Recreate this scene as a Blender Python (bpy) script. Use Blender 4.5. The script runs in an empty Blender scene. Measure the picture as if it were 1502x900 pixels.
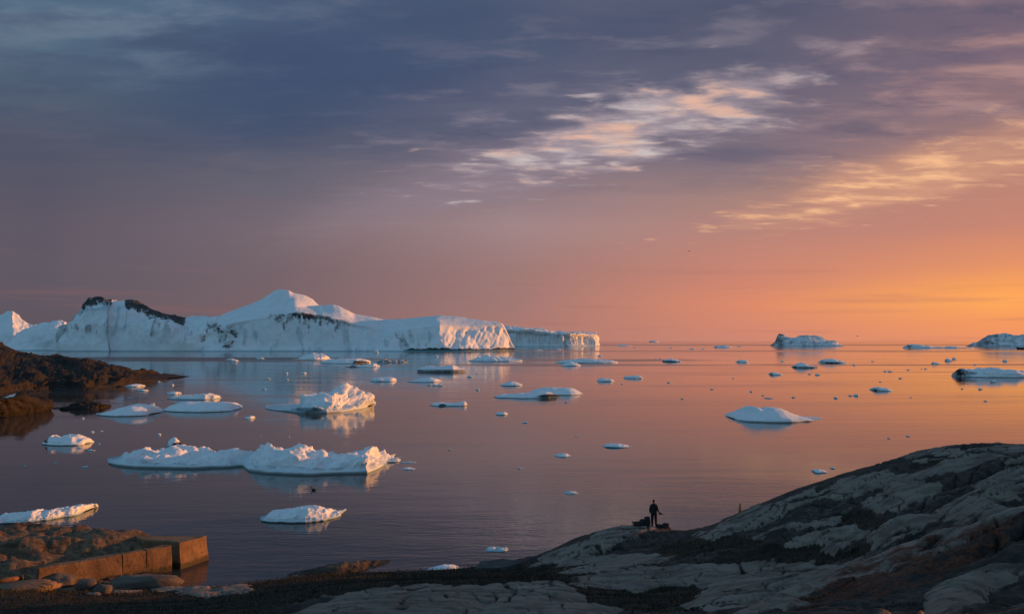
import bpy, bmesh, math, random
import numpy as np
from mathutils import Vector, Matrix

R = math.radians
S = bpy.context.scene
COL = S.collection

# ------------------------------------------------------------------ camera
CAM_H = 15.0
FPX = 1300.0                     # focal length in pixels of a 1502 wide frame
TILT = math.atan(50.0 / FPX)     # horizon sits 50 px below the middle
cam_d = bpy.data.cameras.new('camera')
cam = bpy.data.objects.new('camera', cam_d)
COL.objects.link(cam)
cam.location = (0, 0, CAM_H)
cam.rotation_euler = (R(90) + TILT, 0, 0)
cam_d.sensor_width = 36.0
cam_d.lens = FPX / 1502.0 * 36.0
cam_d.clip_start = 0.5
cam_d.clip_end = 120000
S.camera = cam

# ------------------------------------------------------------------ light
SUN_AZ = 68.0      # degrees to the right of the view direction
SUN_EL = 4.5
sun_d = bpy.data.lights.new('sun', 'SUN')
sun = bpy.data.objects.new('sun', sun_d)
COL.objects.link(sun)
sun_d.energy = 4.9
sun_d.angle = R(0.6)
sun_d.color = (1.0, 0.39, 0.12)
sd = Vector((math.sin(R(SUN_AZ)) * math.cos(R(SUN_EL)), math.cos(R(SUN_AZ)) * math.cos(R(SUN_EL)), math.sin(R(SUN_EL))))
sun.rotation_euler = sd.to_track_quat('Z', 'Y').to_euler()

S.render.engine = 'CYCLES'
S.cycles.use_denoising = True
S.cycles.max_bounces = 6
S.cycles.sample_clamp_indirect = 4.0
S.view_settings.view_transform = 'Standard'
S.view_settings.look = 'None'
S.view_settings.exposure = 0.0
S.view_settings.gamma = 1.0
S.view_settings.use_curve_mapping = False

# ------------------------------------------------------------------ node helpers
class E:
    """a float socket with arithmetic"""
    def __init__(s, nt, sock): s.nt = nt; s.s = sock
    def _m(s, op, *a):
        n = s.nt.nodes.new('ShaderNodeMath'); n.operation = op
        s.nt.links.new(s.s, n.inputs[0])
        for i, b in enumerate(a):
            if isinstance(b, E): s.nt.links.new(b.s, n.inputs[i + 1])
            else: n.inputs[i + 1].default_value = b
        return E(s.nt, n.outputs[0])
    def __add__(s, b): return s._m('ADD', b)
    def __radd__(s, b): return s._m('ADD', b)
    def __sub__(s, b): return s._m('SUBTRACT', b)
    def __rsub__(s, b): return s._m('MULTIPLY', -1.0)._m('ADD', b)
    def __mul__(s, b): return s._m('MULTIPLY', b)
    def __rmul__(s, b): return s._m('MULTIPLY', b)
    def __truediv__(s, b): return s._m('DIVIDE', b)
    def exp(s):
        n = s.nt.nodes.new('ShaderNodeMath'); n.operation = 'EXPONENT'
        s.nt.links.new(s.s, n.inputs[0]); return E(s.nt, n.outputs[0])
    def absv(s): return s._m('ABSOLUTE')
    def maxv(s, b): return s._m('MAXIMUM', b)
    def minv(s, b): return s._m('MINIMUM', b)
    def powv(s, b): return s._m('POWER', b)
    def smooth(s, a, b, lo=0.0, hi=1.0):
        n = s.nt.nodes.new('ShaderNodeMapRange'); n.interpolation_type = 'SMOOTHSTEP'
        s.nt.links.new(s.s, n.inputs[0])
        n.inputs[1].default_value = a; n.inputs[2].default_value = b
        n.inputs[3].default_value = lo; n.inputs[4].default_value = hi
        return E(s.nt, n.outputs[0])
    def lin(s, a, b, lo=0.0, hi=1.0):
        n = s.nt.nodes.new('ShaderNodeMapRange'); n.clamp = True
        s.nt.links.new(s.s, n.inputs[0])
        n.inputs[1].default_value = a; n.inputs[2].default_value = b
        n.inputs[3].default_value = lo; n.inputs[4].default_value = hi
        return E(s.nt, n.outputs[0])

def lin1(c):
    c = c / 255.0
    return c / 12.92 if c <= 0.04045 else ((c + 0.055) / 1.055) ** 2.4
def srgb(r, g, b): return (lin1(r), lin1(g), lin1(b), 1.0)

def ramp(nt, fac, stops, interp='LINEAR'):
    n = nt.nodes.new('ShaderNodeValToRGB'); n.color_ramp.interpolation = interp
    el = n.color_ramp.elements
    while len(el) < len(stops): el.new(0.5)
    for e_, (p, c) in zip(el, stops):
        e_.position = p
    for i, (p, c) in enumerate(stops):
        el[i].position = p; el[i].color = c
    nt.links.new(fac.s if isinstance(fac, E) else fac, n.inputs[0])
    return n.outputs[0]

def mix(nt, fac, a, b, mode='MIX'):
    n = nt.nodes.new('ShaderNodeMix'); n.data_type = 'RGBA'; n.blend_type = mode
    n.clamp_factor = True
    for sock, v in ((n.inputs[0], fac), (n.inputs[6], a), (n.inputs[7], b)):
        if isinstance(v, E): nt.links.new(v.s, sock)
        elif isinstance(v, (float, int)): sock.default_value = v
        elif isinstance(v, tuple): sock.default_value = v if len(v) == 4 else (*v, 1.0)
        else: nt.links.new(v, sock)
    return n.outputs[2]

def noise(nt, vec, scale=1.0, detail=4.0, rough=0.5, lac=2.0, dist=0.0, typ='FBM'):
    n = nt.nodes.new('ShaderNodeTexNoise')
    n.inputs['Scale'].default_value = scale; n.inputs['Detail'].default_value = detail
    n.inputs['Roughness'].default_value = rough; n.inputs['Lacunarity'].default_value = lac
    n.inputs['Distortion'].default_value = dist
    nt.links.new(vec, n.inputs['Vector'])
    return E(nt, n.outputs[0])

def mapping(nt, vec, scale=(1, 1, 1), rot=(0, 0, 0), loc=(0, 0, 0)):
    n = nt.nodes.new('ShaderNodeMapping')
    n.inputs['Scale'].default_value = scale; n.inputs['Rotation'].default_value = rot
    n.inputs['Location'].default_value = loc
    nt.links.new(vec, n.inputs['Vector'])
    return n.outputs[0]

def sep(nt, vec):
    n = nt.nodes.new('ShaderNodeSeparateXYZ'); nt.links.new(vec, n.inputs[0])
    return [E(nt, o) for o in n.outputs]

def comb(nt, *v):
    n = nt.nodes.new('ShaderNodeCombineXYZ')
    for i, a in enumerate(v):
        if isinstance(a, E): nt.links.new(a.s, n.inputs[i])
        else: n.inputs[i].default_value = a
    return n.outputs[0]

# ------------------------------------------------------------------ sky
W = bpy.data.worlds.new('World'); S.world = W; W.use_nodes = True
nt = W.node_tree; nt.nodes.clear()
tc = nt.nodes.new('ShaderNodeTexCoord')
dirv = tc.outputs['Generated']
dx, dy, dz = sep(nt, dirv)
DEG = 180.0 / math.pi
el = dz._m('ARCSINE') * DEG
az = dx._m('ARCTAN2', dy) * DEG
# the air: elevation ramps at several compass directions (degrees : sRGB)
T_TOP = 60.0
EAST = [(0, (136, 168, 194)), (6, (142, 188, 218)), (15, (134, 190, 224)), (30, (124, 184, 220)), (60, (108, 164, 202))]
cols = [
 (-180, EAST),
 (-75, [(0, (104, 106, 120)), (8, (98, 108, 126)), (15, (104, 136, 160)), (25, (112, 160, 190)), (60, (106, 160, 198))]),
 (-28, [(0, (94, 84, 93)), (4.4, (97, 90, 101)), (7, (95, 88, 102)), (11, (80, 85, 103)), (15, (79, 96, 117)), (19, (84, 110, 132)), (24, (92, 122, 148)), (60, (104, 156, 194))]),
 (-15, [(0, (122, 99, 103)), (4.4, (117, 100, 107)), (7, (120, 105, 113)), (9.5, (106, 101, 114)), (13, (74, 85, 108)), (17, (66, 83, 112)), (21, (76, 94, 122)), (30, (86, 112, 140)), (60, (104, 156, 194))]),
 (0, [(0, (172, 121, 112)), (2.2, (162, 121, 117)), (4.4, (158, 122, 119)), (7.5, (162, 134, 136)), (10.5, (138, 121, 131)), (14, (97, 98, 120)), (18, (75, 87, 114)), (21, (74, 88, 114)), (30, (84, 106, 134)), (60, (104, 154, 192))]),
 (15, [(0, (206, 135, 115)), (2.2, (222, 139, 107)), (4.0, (206, 134, 113)), (7, (184, 133, 122)), (9.5, (164, 130, 124)), (12, (126, 112, 124)), (16, (100, 98, 118)), (20, (82, 87, 110)), (30, (86, 102, 128)), (60, (102, 150, 188))]),
 (29, [(0, (238, 149, 102)), (1.0, (245, 153, 96)), (2.2, (255, 169, 92)), (3.2, (252, 164, 92)), (4.4, (230, 148, 104)), (6.5, (200, 134, 115)), (9.5, (184, 134, 118)), (12.5, (150, 118, 120)), (16, (124, 105, 120)), (20, (106, 96, 114)), (30, (94, 100, 124)), (60, (102, 150, 188))]),
 (65, [(0, (255, 170, 95)), (2, (255, 195, 100)), (4, (255, 175, 95)), (7, (225, 150, 110)), (12, (178, 130, 118)), (20, (124, 106, 120)), (30, (100, 106, 128)), (60, (88, 120, 156))]),
 (120, [(0, (150, 120, 122)), (6, (134, 120, 134)), (15, (110, 122, 146)), (30, (100, 138, 170)), (60, (94, 142, 180))]),
 (180, EAST),
]
# slow waviness so that the bands of colour do not lie dead level
wob = noise(nt, mapping(nt, dirv, scale=(2.2, 2.2, 9.0)), 1.0, 3.0, 0.5)
elw = el + (wob - 0.5) * el.lin(0, 12, 0.3, 5.0)
tfac = elw.lin(0, T_TOP)
air = None; prev = None
for a, st in cols:
    c = ramp(nt, tfac, [(e_ / T_TOP, srgb(*k)) for e_, k in st])
    if air is None: air = c
    else: air = mix(nt, az.smooth(prev, a) if a - prev > 20 else az.lin(prev, a), air, c)
    prev = a

def blob(a0, e0, sa, se, slope=0.0):
    u = (az - a0) / sa
    v = (el - e0 - (az - a0) * slope) / se
    return ((u * u + v * v) * -1.0).exp()

# cloud layer coordinates: a flat sheet overhead
den = dz.maxv(0.0) + 0.10
cp = comb(nt, dx / den, dy / den, 0.0)
streak = noise(nt, mapping(nt, cp, scale=(1.0, 2.2, 1.0), rot=(0, 0, R(30))), 2.0, 8.0, 0.60, dist=0.3)
cell = noise(nt, mapping(nt, cp, scale=(2.6, 4.2, 1.0), rot=(0, 0, R(14)), loc=(3.1, 0.7, 0)), 2.3, 6.0, 0.54, dist=0.3)
mott = noise(nt, mapping(nt, cp, scale=(1.3, 2.6, 1.0), rot=(0, 0, R(20)), loc=(1.3, 4.7, 0)), 2.4, 8.0, 0.58, dist=0.2)
broad = noise(nt, mapping(nt, cp, scale=(0.7, 1.3, 1.0), rot=(0, 0, R(28))), 1.1, 4.0, 0.5)
# dark underside streaks
up = el.smooth(7.5, 14.5)
sky = mix(nt, streak.smooth(0.45, 0.70) * up * 0.55, air, srgb(66, 76, 106))
sky = mix(nt, broad.smooth(0.45, 0.75) * up * 0.28, sky, srgb(120, 116, 134))
sky = mix(nt, mott.smooth(0.50, 0.72) * up * az.smooth(-25, 0, 0.08, 0.50), sky, mix(nt, 0.5, air, srgb(176, 160, 168)))
# the heavy slate-blue bank and the paler wedge under its slanting edge
sky = mix(nt, (blob(-11.0, 17.2, 13.0, 4.0, 0.34) + (broad - 0.5) * 0.5).smooth(0.15, 0.85) * 0.62, sky, srgb(64, 80, 111))
sky = mix(nt, (blob(-2.0, 10.6, 13.0, 2.3, 0.30) + (mott - 0.5) * 0.8).smooth(0.2, 1.0) * 0.40, sky, srgb(148, 131, 142))
# sunlit breaks in the deck
b1 = blob(8.0, 13.4, 14.5, 2.7, 0.22)
body = (b1 * 1.0 + (mott - 0.5) * 1.5 + (cell - 0.5) * 0.9).smooth(0.35, 1.0)
sky = mix(nt, body * 0.78, sky, srgb(172, 156, 164))
puff = (b1 * 0.85 + (cell - 0.5) * 2.3 + (mott - 0.5) * 1.3).smooth(0.52, 1.22)
sky = mix(nt, puff * b1.smooth(0.03, 0.25) * 0.95, sky, mix(nt, streak.smooth(0.4, 0.6), srgb(228, 182, 160), srgb(202, 190, 190)))
b2 = blob(25.0, 9.8, 13.0, 2.2, 0.20)
body2 = (b2 * 1.1 + (mott - 0.5) * 1.3).smooth(0.4, 1.0)
sky = mix(nt, body2 * 0.50, sky, srgb(222, 162, 130))
sky = mix(nt, (b2 * 0.72 + (cell - 0.5) * 2.0 + (mott - 0.5) * 1.5).smooth(0.42, 1.20) * b2.smooth(0.03, 0.25) * 0.90, sky, srgb(255, 196, 146))
b3 = blob(30.0, 16.0, 9.0, 4.0, 0.2)
sky = mix(nt, b3 * mott.smooth(0.42, 0.66) * 0.60, sky, srgb(190, 145, 136))
b4 = blob(-26.0, 19.5, 10.0, 3.5, 0.0)
sky = mix(nt, b4 * mott.smooth(0.42, 0.66) * 0.40, sky, srgb(128, 146, 164))
# low thin bars near the horizon
bars = noise(nt, comb(nt, az * 0.06, el * 1.3, 0.0), 1.0, 3.0, 0.5)
sky = mix(nt, bars.smooth(0.52, 0.68) * el.smooth(7.0, 1.5) * 0.22, sky, srgb(150, 100, 100))
# the clear air behind the deck
nish = nt.nodes.new('ShaderNodeTexSky'); nish.sky_type = 'NISHITA'
nish.sun_disc = False; nish.sun_elevation = R(SUN_EL); nish.sun_rotation = R(SUN_AZ)
nish.altitude = 20
nb = nt.nodes.new('ShaderNodeBackground'); nt.links.new(nish.outputs[0], nb.inputs[0])
nb.inputs[1].default_value = 0.10
cb = nt.nodes.new('ShaderNodeBackground'); nt.links.new(sky, cb.inputs[0])
cb.inputs[1].default_value = 1.0
# the deck thins towards the clear east behind the camera and overhead
cover = ((dy * -1.0).smooth(-0.2, 0.8) * 0.35 + dz.smooth(0.45, 0.95) * 0.35).minv(0.5)
ms = nt.nodes.new('ShaderNodeMixShader')
nt.links.new(cover.s, ms.inputs[0]); nt.links.new(cb.outputs[0], ms.inputs[1]); nt.links.new(nb.outputs[0], ms.inputs[2])
wo = nt.nodes.new('ShaderNodeOutputWorld'); nt.links.new(ms.outputs[0], wo.inputs[0])
W.cycles.sampling_method = 'MANUAL'; W.cycles.sample_map_resolution = 512

# ------------------------------------------------------------------ geometry of the view (where things stand in the world)
CT, ST = math.cos(TILT), math.sin(TILT)
def ray(px, py):
    cx = (px - 751.0) / FPX; cy = (450.0 - py) / FPX
    return cx, CT - cy * ST, ST + cy * CT
def at_depth(px, py, Y):
    a, b, c = ray(px, py); t = Y / b
    return a * t, Y + 0.0 * px, CAM_H + c * t
def water_depth(py):
    a, b, c = ray(751.0, py)
    return -CAM_H / c * b
def project(x, y, z):
    zz = z - CAM_H
    f = y * CT + zz * ST; u = -y * ST + zz * CT
    return 751.0 + FPX * x / f, 450.0 - FPX * u / f

# ------------------------------------------------------------------ numpy noise
def _hash(ix, iy, iz, seed):
    h = (ix * 374761393 + iy * 668265263 + iz * 2147483647 + seed * 1274126177) & 0xffffffff
    h = ((h ^ (h >> 13)) * 1274126177) & 0xffffffff
    h = ((h ^ (h >> 16)) * 2246822519) & 0xffffffff
    return (h ^ (h >> 15)) & 0xffffffff
_G = np.array([(1,1,0),(-1,1,0),(1,-1,0),(-1,-1,0),(1,0,1),(-1,0,1),(1,0,-1),(-1,0,-1),(0,1,1),(0,-1,1),(0,1,-1),(0,-1,-1),(1,1,0),(-1,1,0),(0,-1,1),(0,-1,-1)], float)
def pnoise(x, y, z, seed=0):
    x, y, z = np.broadcast_arrays(np.asarray(x, float), np.asarray(y, float), np.asarray(z, float))
    fx, fy, fz = np.floor(x), np.floor(y), np.floor(z)
    ix, iy, iz = fx.astype(np.int64), fy.astype(np.int64), fz.astype(np.int64)
    x, y, z = x - fx, y - fy, z - fz
    u, v, w = (t * t * t * (t * (t * 6 - 15) + 10) for t in (x, y, z))
    def g(i, j, k):
        gr = _G[_hash(ix + i, iy + j, iz + k, seed) & 15]
        return gr[..., 0] * (x - i) + gr[..., 1] * (y - j) + gr[..., 2] * (z - k)
    l = lambda a, b, t: a + (b - a) * t
    return l(l(l(g(0,0,0), g(1,0,0), u), l(g(0,1,0), g(1,1,0), u), v), l(l(g(0,0,1), g(1,0,1), u), l(g(0,1,1), g(1,1,1), u), v), w)
def fbm(x, y, z, oct=4, gain=0.5, seed=0):
    a, s, f = 1.0, 0.0, 1.0
    for o in range(oct):
        s = s + a * pnoise(x * f, y * f, z * f, seed + o * 17); a *= gain; f *= 2.03
    return s
def ridged(x, y, z, oct=4, gain=0.5, seed=0):
    a, s, f = 1.0, 0.0, 1.0
    for o in range(oct):
        s = s + a * (1 - 2.2 * np.abs(pnoise(x * f, y * f, z * f, seed + o * 31))); a *= gain; f *= 2.03
    return s
def sstep(x, a, b):
    t = np.clip((np.asarray(x, float) - a) / (b - a), 0, 1); return t * t * (3 - 2 * t)

# ------------------------------------------------------------------ object helpers
def tag(o, label=None, cat=None, group=None, kind=None):
    if label: o['label'] = label
    if cat: o['category'] = cat
    if group: o['group'] = group
    if kind: o['kind'] = kind
    return o
def link(name, me, mats, parent=None):
    o = bpy.data.objects.new(name, me); COL.objects.link(o)
    for m in (mats if isinstance(mats, (list, tuple)) else [mats]): me.materials.append(m)
    if parent is not None: o.parent = parent
    return o
def empty(name, loc, rz=0.0):
    o = bpy.data.objects.new(name, None); COL.objects.link(o)
    o.location = loc; o.rotation_euler.z = rz; o.empty_display_size = 0.3
    return o
def grid_mesh(name, P, attrs=None, smooth=True, origin=None):
    """P: (n, m, 3) array of points"""
    n, m, _ = P.shape
    V = P.reshape(-1, 3).copy()
    if origin is not None: V = V - np.array(origin)
    i = np.arange(n * m).reshape(n, m)
    F = np.stack([i[:-1, :-1], i[1:, :-1], i[1:, 1:], i[:-1, 1:]], -1).reshape(-1, 4)
    me = bpy.data.meshes.new(name)
    me.vertices.add(len(V)); me.vertices.foreach_set('co', V.ravel().astype(np.float32))
    me.loops.add(F.size); me.loops.foreach_set('vertex_index', F.ravel().astype(np.int32))
    me.polygons.add(len(F))
    me.polygons.foreach_set('loop_start', np.arange(0, F.size, 4, dtype=np.int32))
    me.polygons.foreach_set('loop_total', np.full(len(F), 4, dtype=np.int32))
    me.polygons.foreach_set('use_smooth', np.full(len(F), smooth, dtype=bool))
    for k, v in (attrs or {}).items():
        a = me.attributes.new(k, 'FLOAT', 'POINT'); a.data.foreach_set('value', np.asarray(v, np.float32).ravel())
    me.update(calc_edges=True)
    return me
def grid_normals(P):
    du = np.gradient(P, axis=0); dv = np.gradient(P, axis=1)
    n = np.cross(du, dv); n /= np.maximum(np.linalg.norm(n, axis=-1, keepdims=True), 1e-9)
    return n

# ------------------------------------------------------------------ materials
def new_mat(name):
    m = bpy.data.materials.new(name); m.use_nodes = True
    nt = m.node_tree; nt.nodes.clear()
    out = nt.nodes.new('ShaderNodeOutputMaterial'); b = nt.nodes.new('ShaderNodeBsdfPrincipled')
    nt.links.new(b.outputs[0], out.inputs[0])
    return m, nt, b
def setin(nt, b, name, v):
    if isinstance(v, E): nt.links.new(v.s, b.inputs[name])
    elif hasattr(v, 'is_linked'): nt.links.new(v, b.inputs[name])
    else: b.inputs[name].default_value = v
def bump(nt, b, h, dist=0.1, strength=1.0, normal=None):
    n = nt.nodes.new('ShaderNodeBump'); n.inputs['Distance'].default_value = dist
    if isinstance(strength, E): nt.links.new(strength.s, n.inputs['Strength'])
    else: n.inputs['Strength'].default_value = strength
    nt.links.new(h.s, n.inputs['Height'])
    if normal is not None: nt.links.new(normal, n.inputs['Normal'])
    nt.links.new(n.outputs[0], b.inputs['Normal'])
    return n.outputs[0]
def attr(nt, name):
    n = nt.nodes.new('ShaderNodeAttribute'); n.attribute_name = name
    return E(nt, n.outputs['Fac'])
def geo_pos(nt):
    return nt.nodes.new('ShaderNodeNewGeometry').outputs['Position']

def plain(name, col, rough=0.7, var=0.25, scale=8.0, metal=0.0, bmp=0.0):
    m, nt, b = new_mat(name)
    oc = nt.nodes.new('ShaderNodeTexCoord').outputs['Object']
    n = noise(nt, oc, scale, 5.0, 0.6)
    c = mix(nt, n.smooth(0.3, 0.7), tuple(k * (1 - var) for k in col), tuple(min(1, k * (1 + var)) for k in col))
    setin(nt, b, 'Base Color', c); b.inputs['Roughness'].default_value = rough; b.inputs['Metallic'].default_value = metal
    if bmp: bump(nt, b, n, bmp)
    return m

def ice_material(name, scale, wet):
    """scale: metres of the finest relief; wet: height of the wet band above the water"""
    m, nt, b = new_mat(name)
    pos = geo_pos(nt)
    px_, py_, pz_ = sep(nt, pos)
    n1 = noise(nt, pos, 0.35 / scale, 6.0, 0.62)
    n2 = noise(nt, pos, 1.6 / scale, 5.0, 0.65)
    vst = noise(nt, mapping(nt, pos, scale=(1.0, 1.0, 0.12)), 0.8 / scale, 5.0, 0.6)
    c = mix(nt, n1.smooth(0.3, 0.7), (0.80, 0.87, 0.91), (0.93, 0.95, 0.96))
    c = mix(nt, vst.smooth(0.52, 0.75) * 0.28, c, (0.55, 0.66, 0.74))
    d = attr(nt, 'dirt_shade')  # debris and grime, plus backlit shade painted on the horizon bergs
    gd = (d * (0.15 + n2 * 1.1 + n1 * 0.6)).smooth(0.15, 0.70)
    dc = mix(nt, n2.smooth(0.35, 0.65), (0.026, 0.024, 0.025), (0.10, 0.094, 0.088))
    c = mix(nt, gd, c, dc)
    bl = attr(nt, 'blue')
    c = mix(nt, bl * 0.9, c, (0.22, 0.42, 0.50))
    w = (pz_ + (n2 - 0.5) * wet * 0.6).smooth(wet, wet * 0.25)
    c = mix(nt, w * 0.7, c, (0.20, 0.42, 0.47))
    setin(nt, b, 'Base Color', c)
    setin(nt, b, 'Roughness', w * -0.35 + 0.62)
    b.inputs['IOR'].default_value = 1.31
    b.inputs['Specular IOR Level'].default_value = 0.35
    bump(nt, b, n2 * 0.45 + n1 * 0.8, 0.50 * scale, 0.45)
    return m

MAT_ICE_NEAR = ice_material('glacier_ice_near', 0.45, 0.16)
MAT_ICE_MID = ice_material('glacier_ice_mid', 1.2, 0.30)
MAT_ICE_FAR = ice_material('glacier_ice_far', 7.0, 2.2)

# water
def water_material():
    m, nt, b = new_mat('sea_water')
    pos = geo_pos(nt)
    x, y, z = sep(nt, pos)
    setin(nt, b, 'Base Color', (0.050, 0.046, 0.042, 1))
    b.inputs['IOR'].default_value = 1.333
    # cat's paws: patches of ruffled water  (x, y, half length, half width, strength)
    paws = [(-330, 742, 300, 95, 1.0), (-150, 640, 95, 16, 0.5), (75, 700, 110, 50, 0.75), (60, 560, 150, 28, 0.6), (330, 560, 260, 24, 0.7),
            (620, 1330, 900, 150, 0.45), (900, 3600, 4500, 900, 0.5), (280, 430, 150, 7, 0.55), (330, 330, 120, 9, 0.35), (-700, 950, 260, 60, 0.6)]
    wv = noise(nt, mapping(nt, pos, scale=(0.006, 0.02, 0.0)), 1.0, 4.0, 0.6)
    wx = noise(nt, mapping(nt, pos, scale=(0.004, 0.03, 0.0), loc=(31, 7, 0)), 1.0, 3.0, 0.5)
    ruff = None
    for (cx, cy, rx, ry, s) in paws:
        u = (x - cx + (wx - 0.5) * rx * 0.9) / rx; v = (y - cy + (wv - 0.5) * ry * 2.4) / ry
        k = (u * u + v * v).smooth(1.0, 0.25) * s
        ruff = k if ruff is None else ruff.maxv(k)
    streaks = noise(nt, mapping(nt, pos, scale=(0.012, 0.10, 0.0), rot=(0, 0, R(4))), 1.0, 4.0, 0.6)
    near = y.smooth(130, 45)                       # the shore breeze ruffles the inlet
    rl = (ruff * (0.65 + streaks * 0.6)).minv(1.0)
    slick = noise(nt, mapping(nt, pos, scale=(0.010, 0.045, 0.0), rot=(0, 0, R(-6)), loc=(5, 3, 0)), 1.0, 5.0, 0.6, dist=0.6).smooth(0.46, 0.62)
    setin(nt, b, 'Roughness', rl * 0.24 + slick * 0.07 + 0.04)
    r1 = noise(nt, mapping(nt, pos, scale=(0.35, 1.0, 1.0), rot=(0, 0, R(8))), 1.7, 3.0, 0.55)
    r2 = noise(nt, mapping(nt, pos, scale=(0.30, 1.0, 1.0), rot=(0, 0, R(-10))), 0.45, 3.0, 0.5)
    swell = noise(nt, mapping(nt, pos, scale=(0.25, 1.0, 1.0)), 0.12, 2.0, 0.5)
    h = r1 * (near * 0.020 + rl * 0.05 + 0.006 + slick * 0.014) + r2 * (near * 0.028 + 0.015) + swell * 0.05
    bump(nt, b, h, 1.0, 0.75)
    return m
MAT_WATER = water_material()
def build_water():
    rs = np.concatenate([np.linspace(1, 200, 20), np.geomspace(220, 90000, 50)])
    th = np.linspace(0, 2 * np.pi, 97)
    P = np.zeros((len(rs), len(th), 3))
    P[..., 0] = rs[:, None] * np.sin(th)[None]; P[..., 1] = rs[:, None] * np.cos(th)[None]
    P = P[:, ::-1]
    o = link('sea', grid_mesh('sea', P), MAT_WATER)
    tag(o, 'calm fjord water mirroring the sunset sky', kind='structure')
build_water()

# ------------------------------------------------------------------ rock and ground materials
def rock_material(name, c0, c1, c2, scale=1.0, lichen=True, dark_attr=False):
    m, nt, b = new_mat(name)
    pos = geo_pos(nt)
    n1 = noise(nt, pos, 0.35 / scale, 6.0, 0.6)
    n2 = noise(nt, pos, 2.2 / scale, 6.0, 0.68)
    n3 = noise(nt, pos, 9.0 / scale, 4.0, 0.7)
    band = noise(nt, mapping(nt, pos, scale=(0.22, 1.5, 1.8), rot=(0, R(14), R(22))), 1.1 / scale, 6.0, 0.62, dist=0.3)
    c = mix(nt, n1.smooth(0.3, 0.7), c0, c1)
    c = mix(nt, band.smooth(0.48, 0.68) * 0.65, c, c2)
    c = mix(nt, n2.smooth(0.55, 0.75) * 0.45, c, tuple(k * 1.55 for k in c1))
    c = mix(nt, n3.smooth(0.56, 0.70) * 0.6, c, tuple(k * 0.35 for k in c2))
    if lichen:
        ba = attr(nt, 'bare')
        bm = (ba + (n2 - 0.5) * 0.55 + (band - 0.5) * 0.75).smooth(0.30, 0.66)
        dk = mix(nt, n2.smooth(0.35, 0.65), (0.022, 0.017, 0.014), (0.070, 0.055, 0.044))
        dk = mix(nt, n3.smooth(0.58, 0.70) * 0.6, dk, (0.12, 0.108, 0.095))
        c = mix(nt, bm * 0.9 + 0.04, dk, c)
        c = mix(nt, (ba + (n1 - 0.5) * 0.5).smooth(0.75, 1.0) * 0.40, c, mix(nt, band.smooth(0.4, 0.62), (0.36, 0.285, 0.232), (0.12, 0.094, 0.076)))
        br = attr(nt, 'brown')
        bc = mix(nt, n2.smooth(0.3, 0.7), (0.10, 0.060, 0.034), (0.27, 0.17, 0.10))
        c = mix(nt, br * 0.9, c, mix(nt, band.smooth(0.48, 0.66) * 0.7, bc, (0.045, 0.032, 0.024)))
        lz = attr(nt, 'lichen') * (n2 * 1.0 + band * 0.5)
        c = mix(nt, lz.smooth(0.60, 0.84) * 0.85, c, mix(nt, n3.smooth(0.4, 0.6), (0.05, 0.014, 0.006), (0.17, 0.042, 0.014)))
        g = attr(nt, 'grass')
        gm = (g + (n2 - 0.5) * 1.0 + (n3 - 0.5) * 0.4).smooth(0.30, 0.62)
        gc = mix(nt, n2.smooth(0.3, 0.7), (0.008, 0.008, 0.005), (0.030, 0.023, 0.011))
        gc = mix(nt, n1.smooth(0.48, 0.62) * 0.7, gc, (0.048, 0.028, 0.013))
        c = mix(nt, gm, c, gc)
        cr = attr(nt, 'crack')
        c = mix(nt, cr.smooth(0.2, 0.8) * 0.9, c, (0.010, 0.010, 0.009))
    wz = sep(nt, pos)[2]
    c = mix(nt, (wz + (n2 - 0.5) * 0.5).smooth(0.55, 0.15) * 0.8, c, (0.014, 0.012, 0.010))   # weed and wet rock at the tide line
    vo = nt.nodes.new('ShaderNodeTexVoronoi'); vo.feature = 'DISTANCE_TO_EDGE'; vo.inputs['Scale'].default_value = 0.55 / scale
    wn = nt.nodes.new('ShaderNodeTexNoise'); wn.inputs['Scale'].default_value = 0.9 / scale; nt.links.new(pos, wn.inputs['Vector'])
    va = nt.nodes.new('ShaderNodeVectorMath'); va.operation = 'MULTIPLY_ADD'; va.inputs[1].default_value = (0.9, 0.9, 0.9)
    nt.links.new(wn.outputs['Color'], va.inputs[0]); nt.links.new(mapping(nt, pos, scale=(0.42, 1.1, 0.8), rot=(0, 0, R(-20))), va.inputs[2])
    nt.links.new(va.outputs[0], vo.inputs['Vector'])
    fr = E(nt, vo.outputs['Distance']).smooth(0.030, 0.0) * n1.smooth(0.50, 0.62)
    if lichen: fr = fr * (1.0 - attr(nt, 'grass'))
    c = mix(nt, fr * 0.75, c, (0.012, 0.011, 0.010))
    setin(nt, b, 'Base Color', c)
    b.inputs['Roughness'].default_value = 0.78
    b.inputs['Specular IOR Level'].default_value = 0.3
    bump(nt, b, n2 * 0.55 + n3 * 0.25 + band * 0.8 - fr * 0.5, 0.24 * scale, 0.9)
    return m
MAT_ROCK = rock_material('shore_gneiss', (0.182, 0.138, 0.112), (0.295, 0.228, 0.188), (0.084, 0.063, 0.051), 1.0)
MAT_BROWN = rock_material('brown_rock', (0.17, 0.10, 0.060), (0.26, 0.17, 0.105), (0.06, 0.042, 0.032), 1.0, lichen=False)
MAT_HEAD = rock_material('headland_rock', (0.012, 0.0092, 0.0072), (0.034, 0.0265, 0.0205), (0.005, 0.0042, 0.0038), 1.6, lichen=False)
MAT_BOULDER = rock_material('boulder_rock', (0.10, 0.08, 0.066), (0.17, 0.14, 0.115), (0.05, 0.042, 0.038), 0.6, lichen=False)

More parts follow.
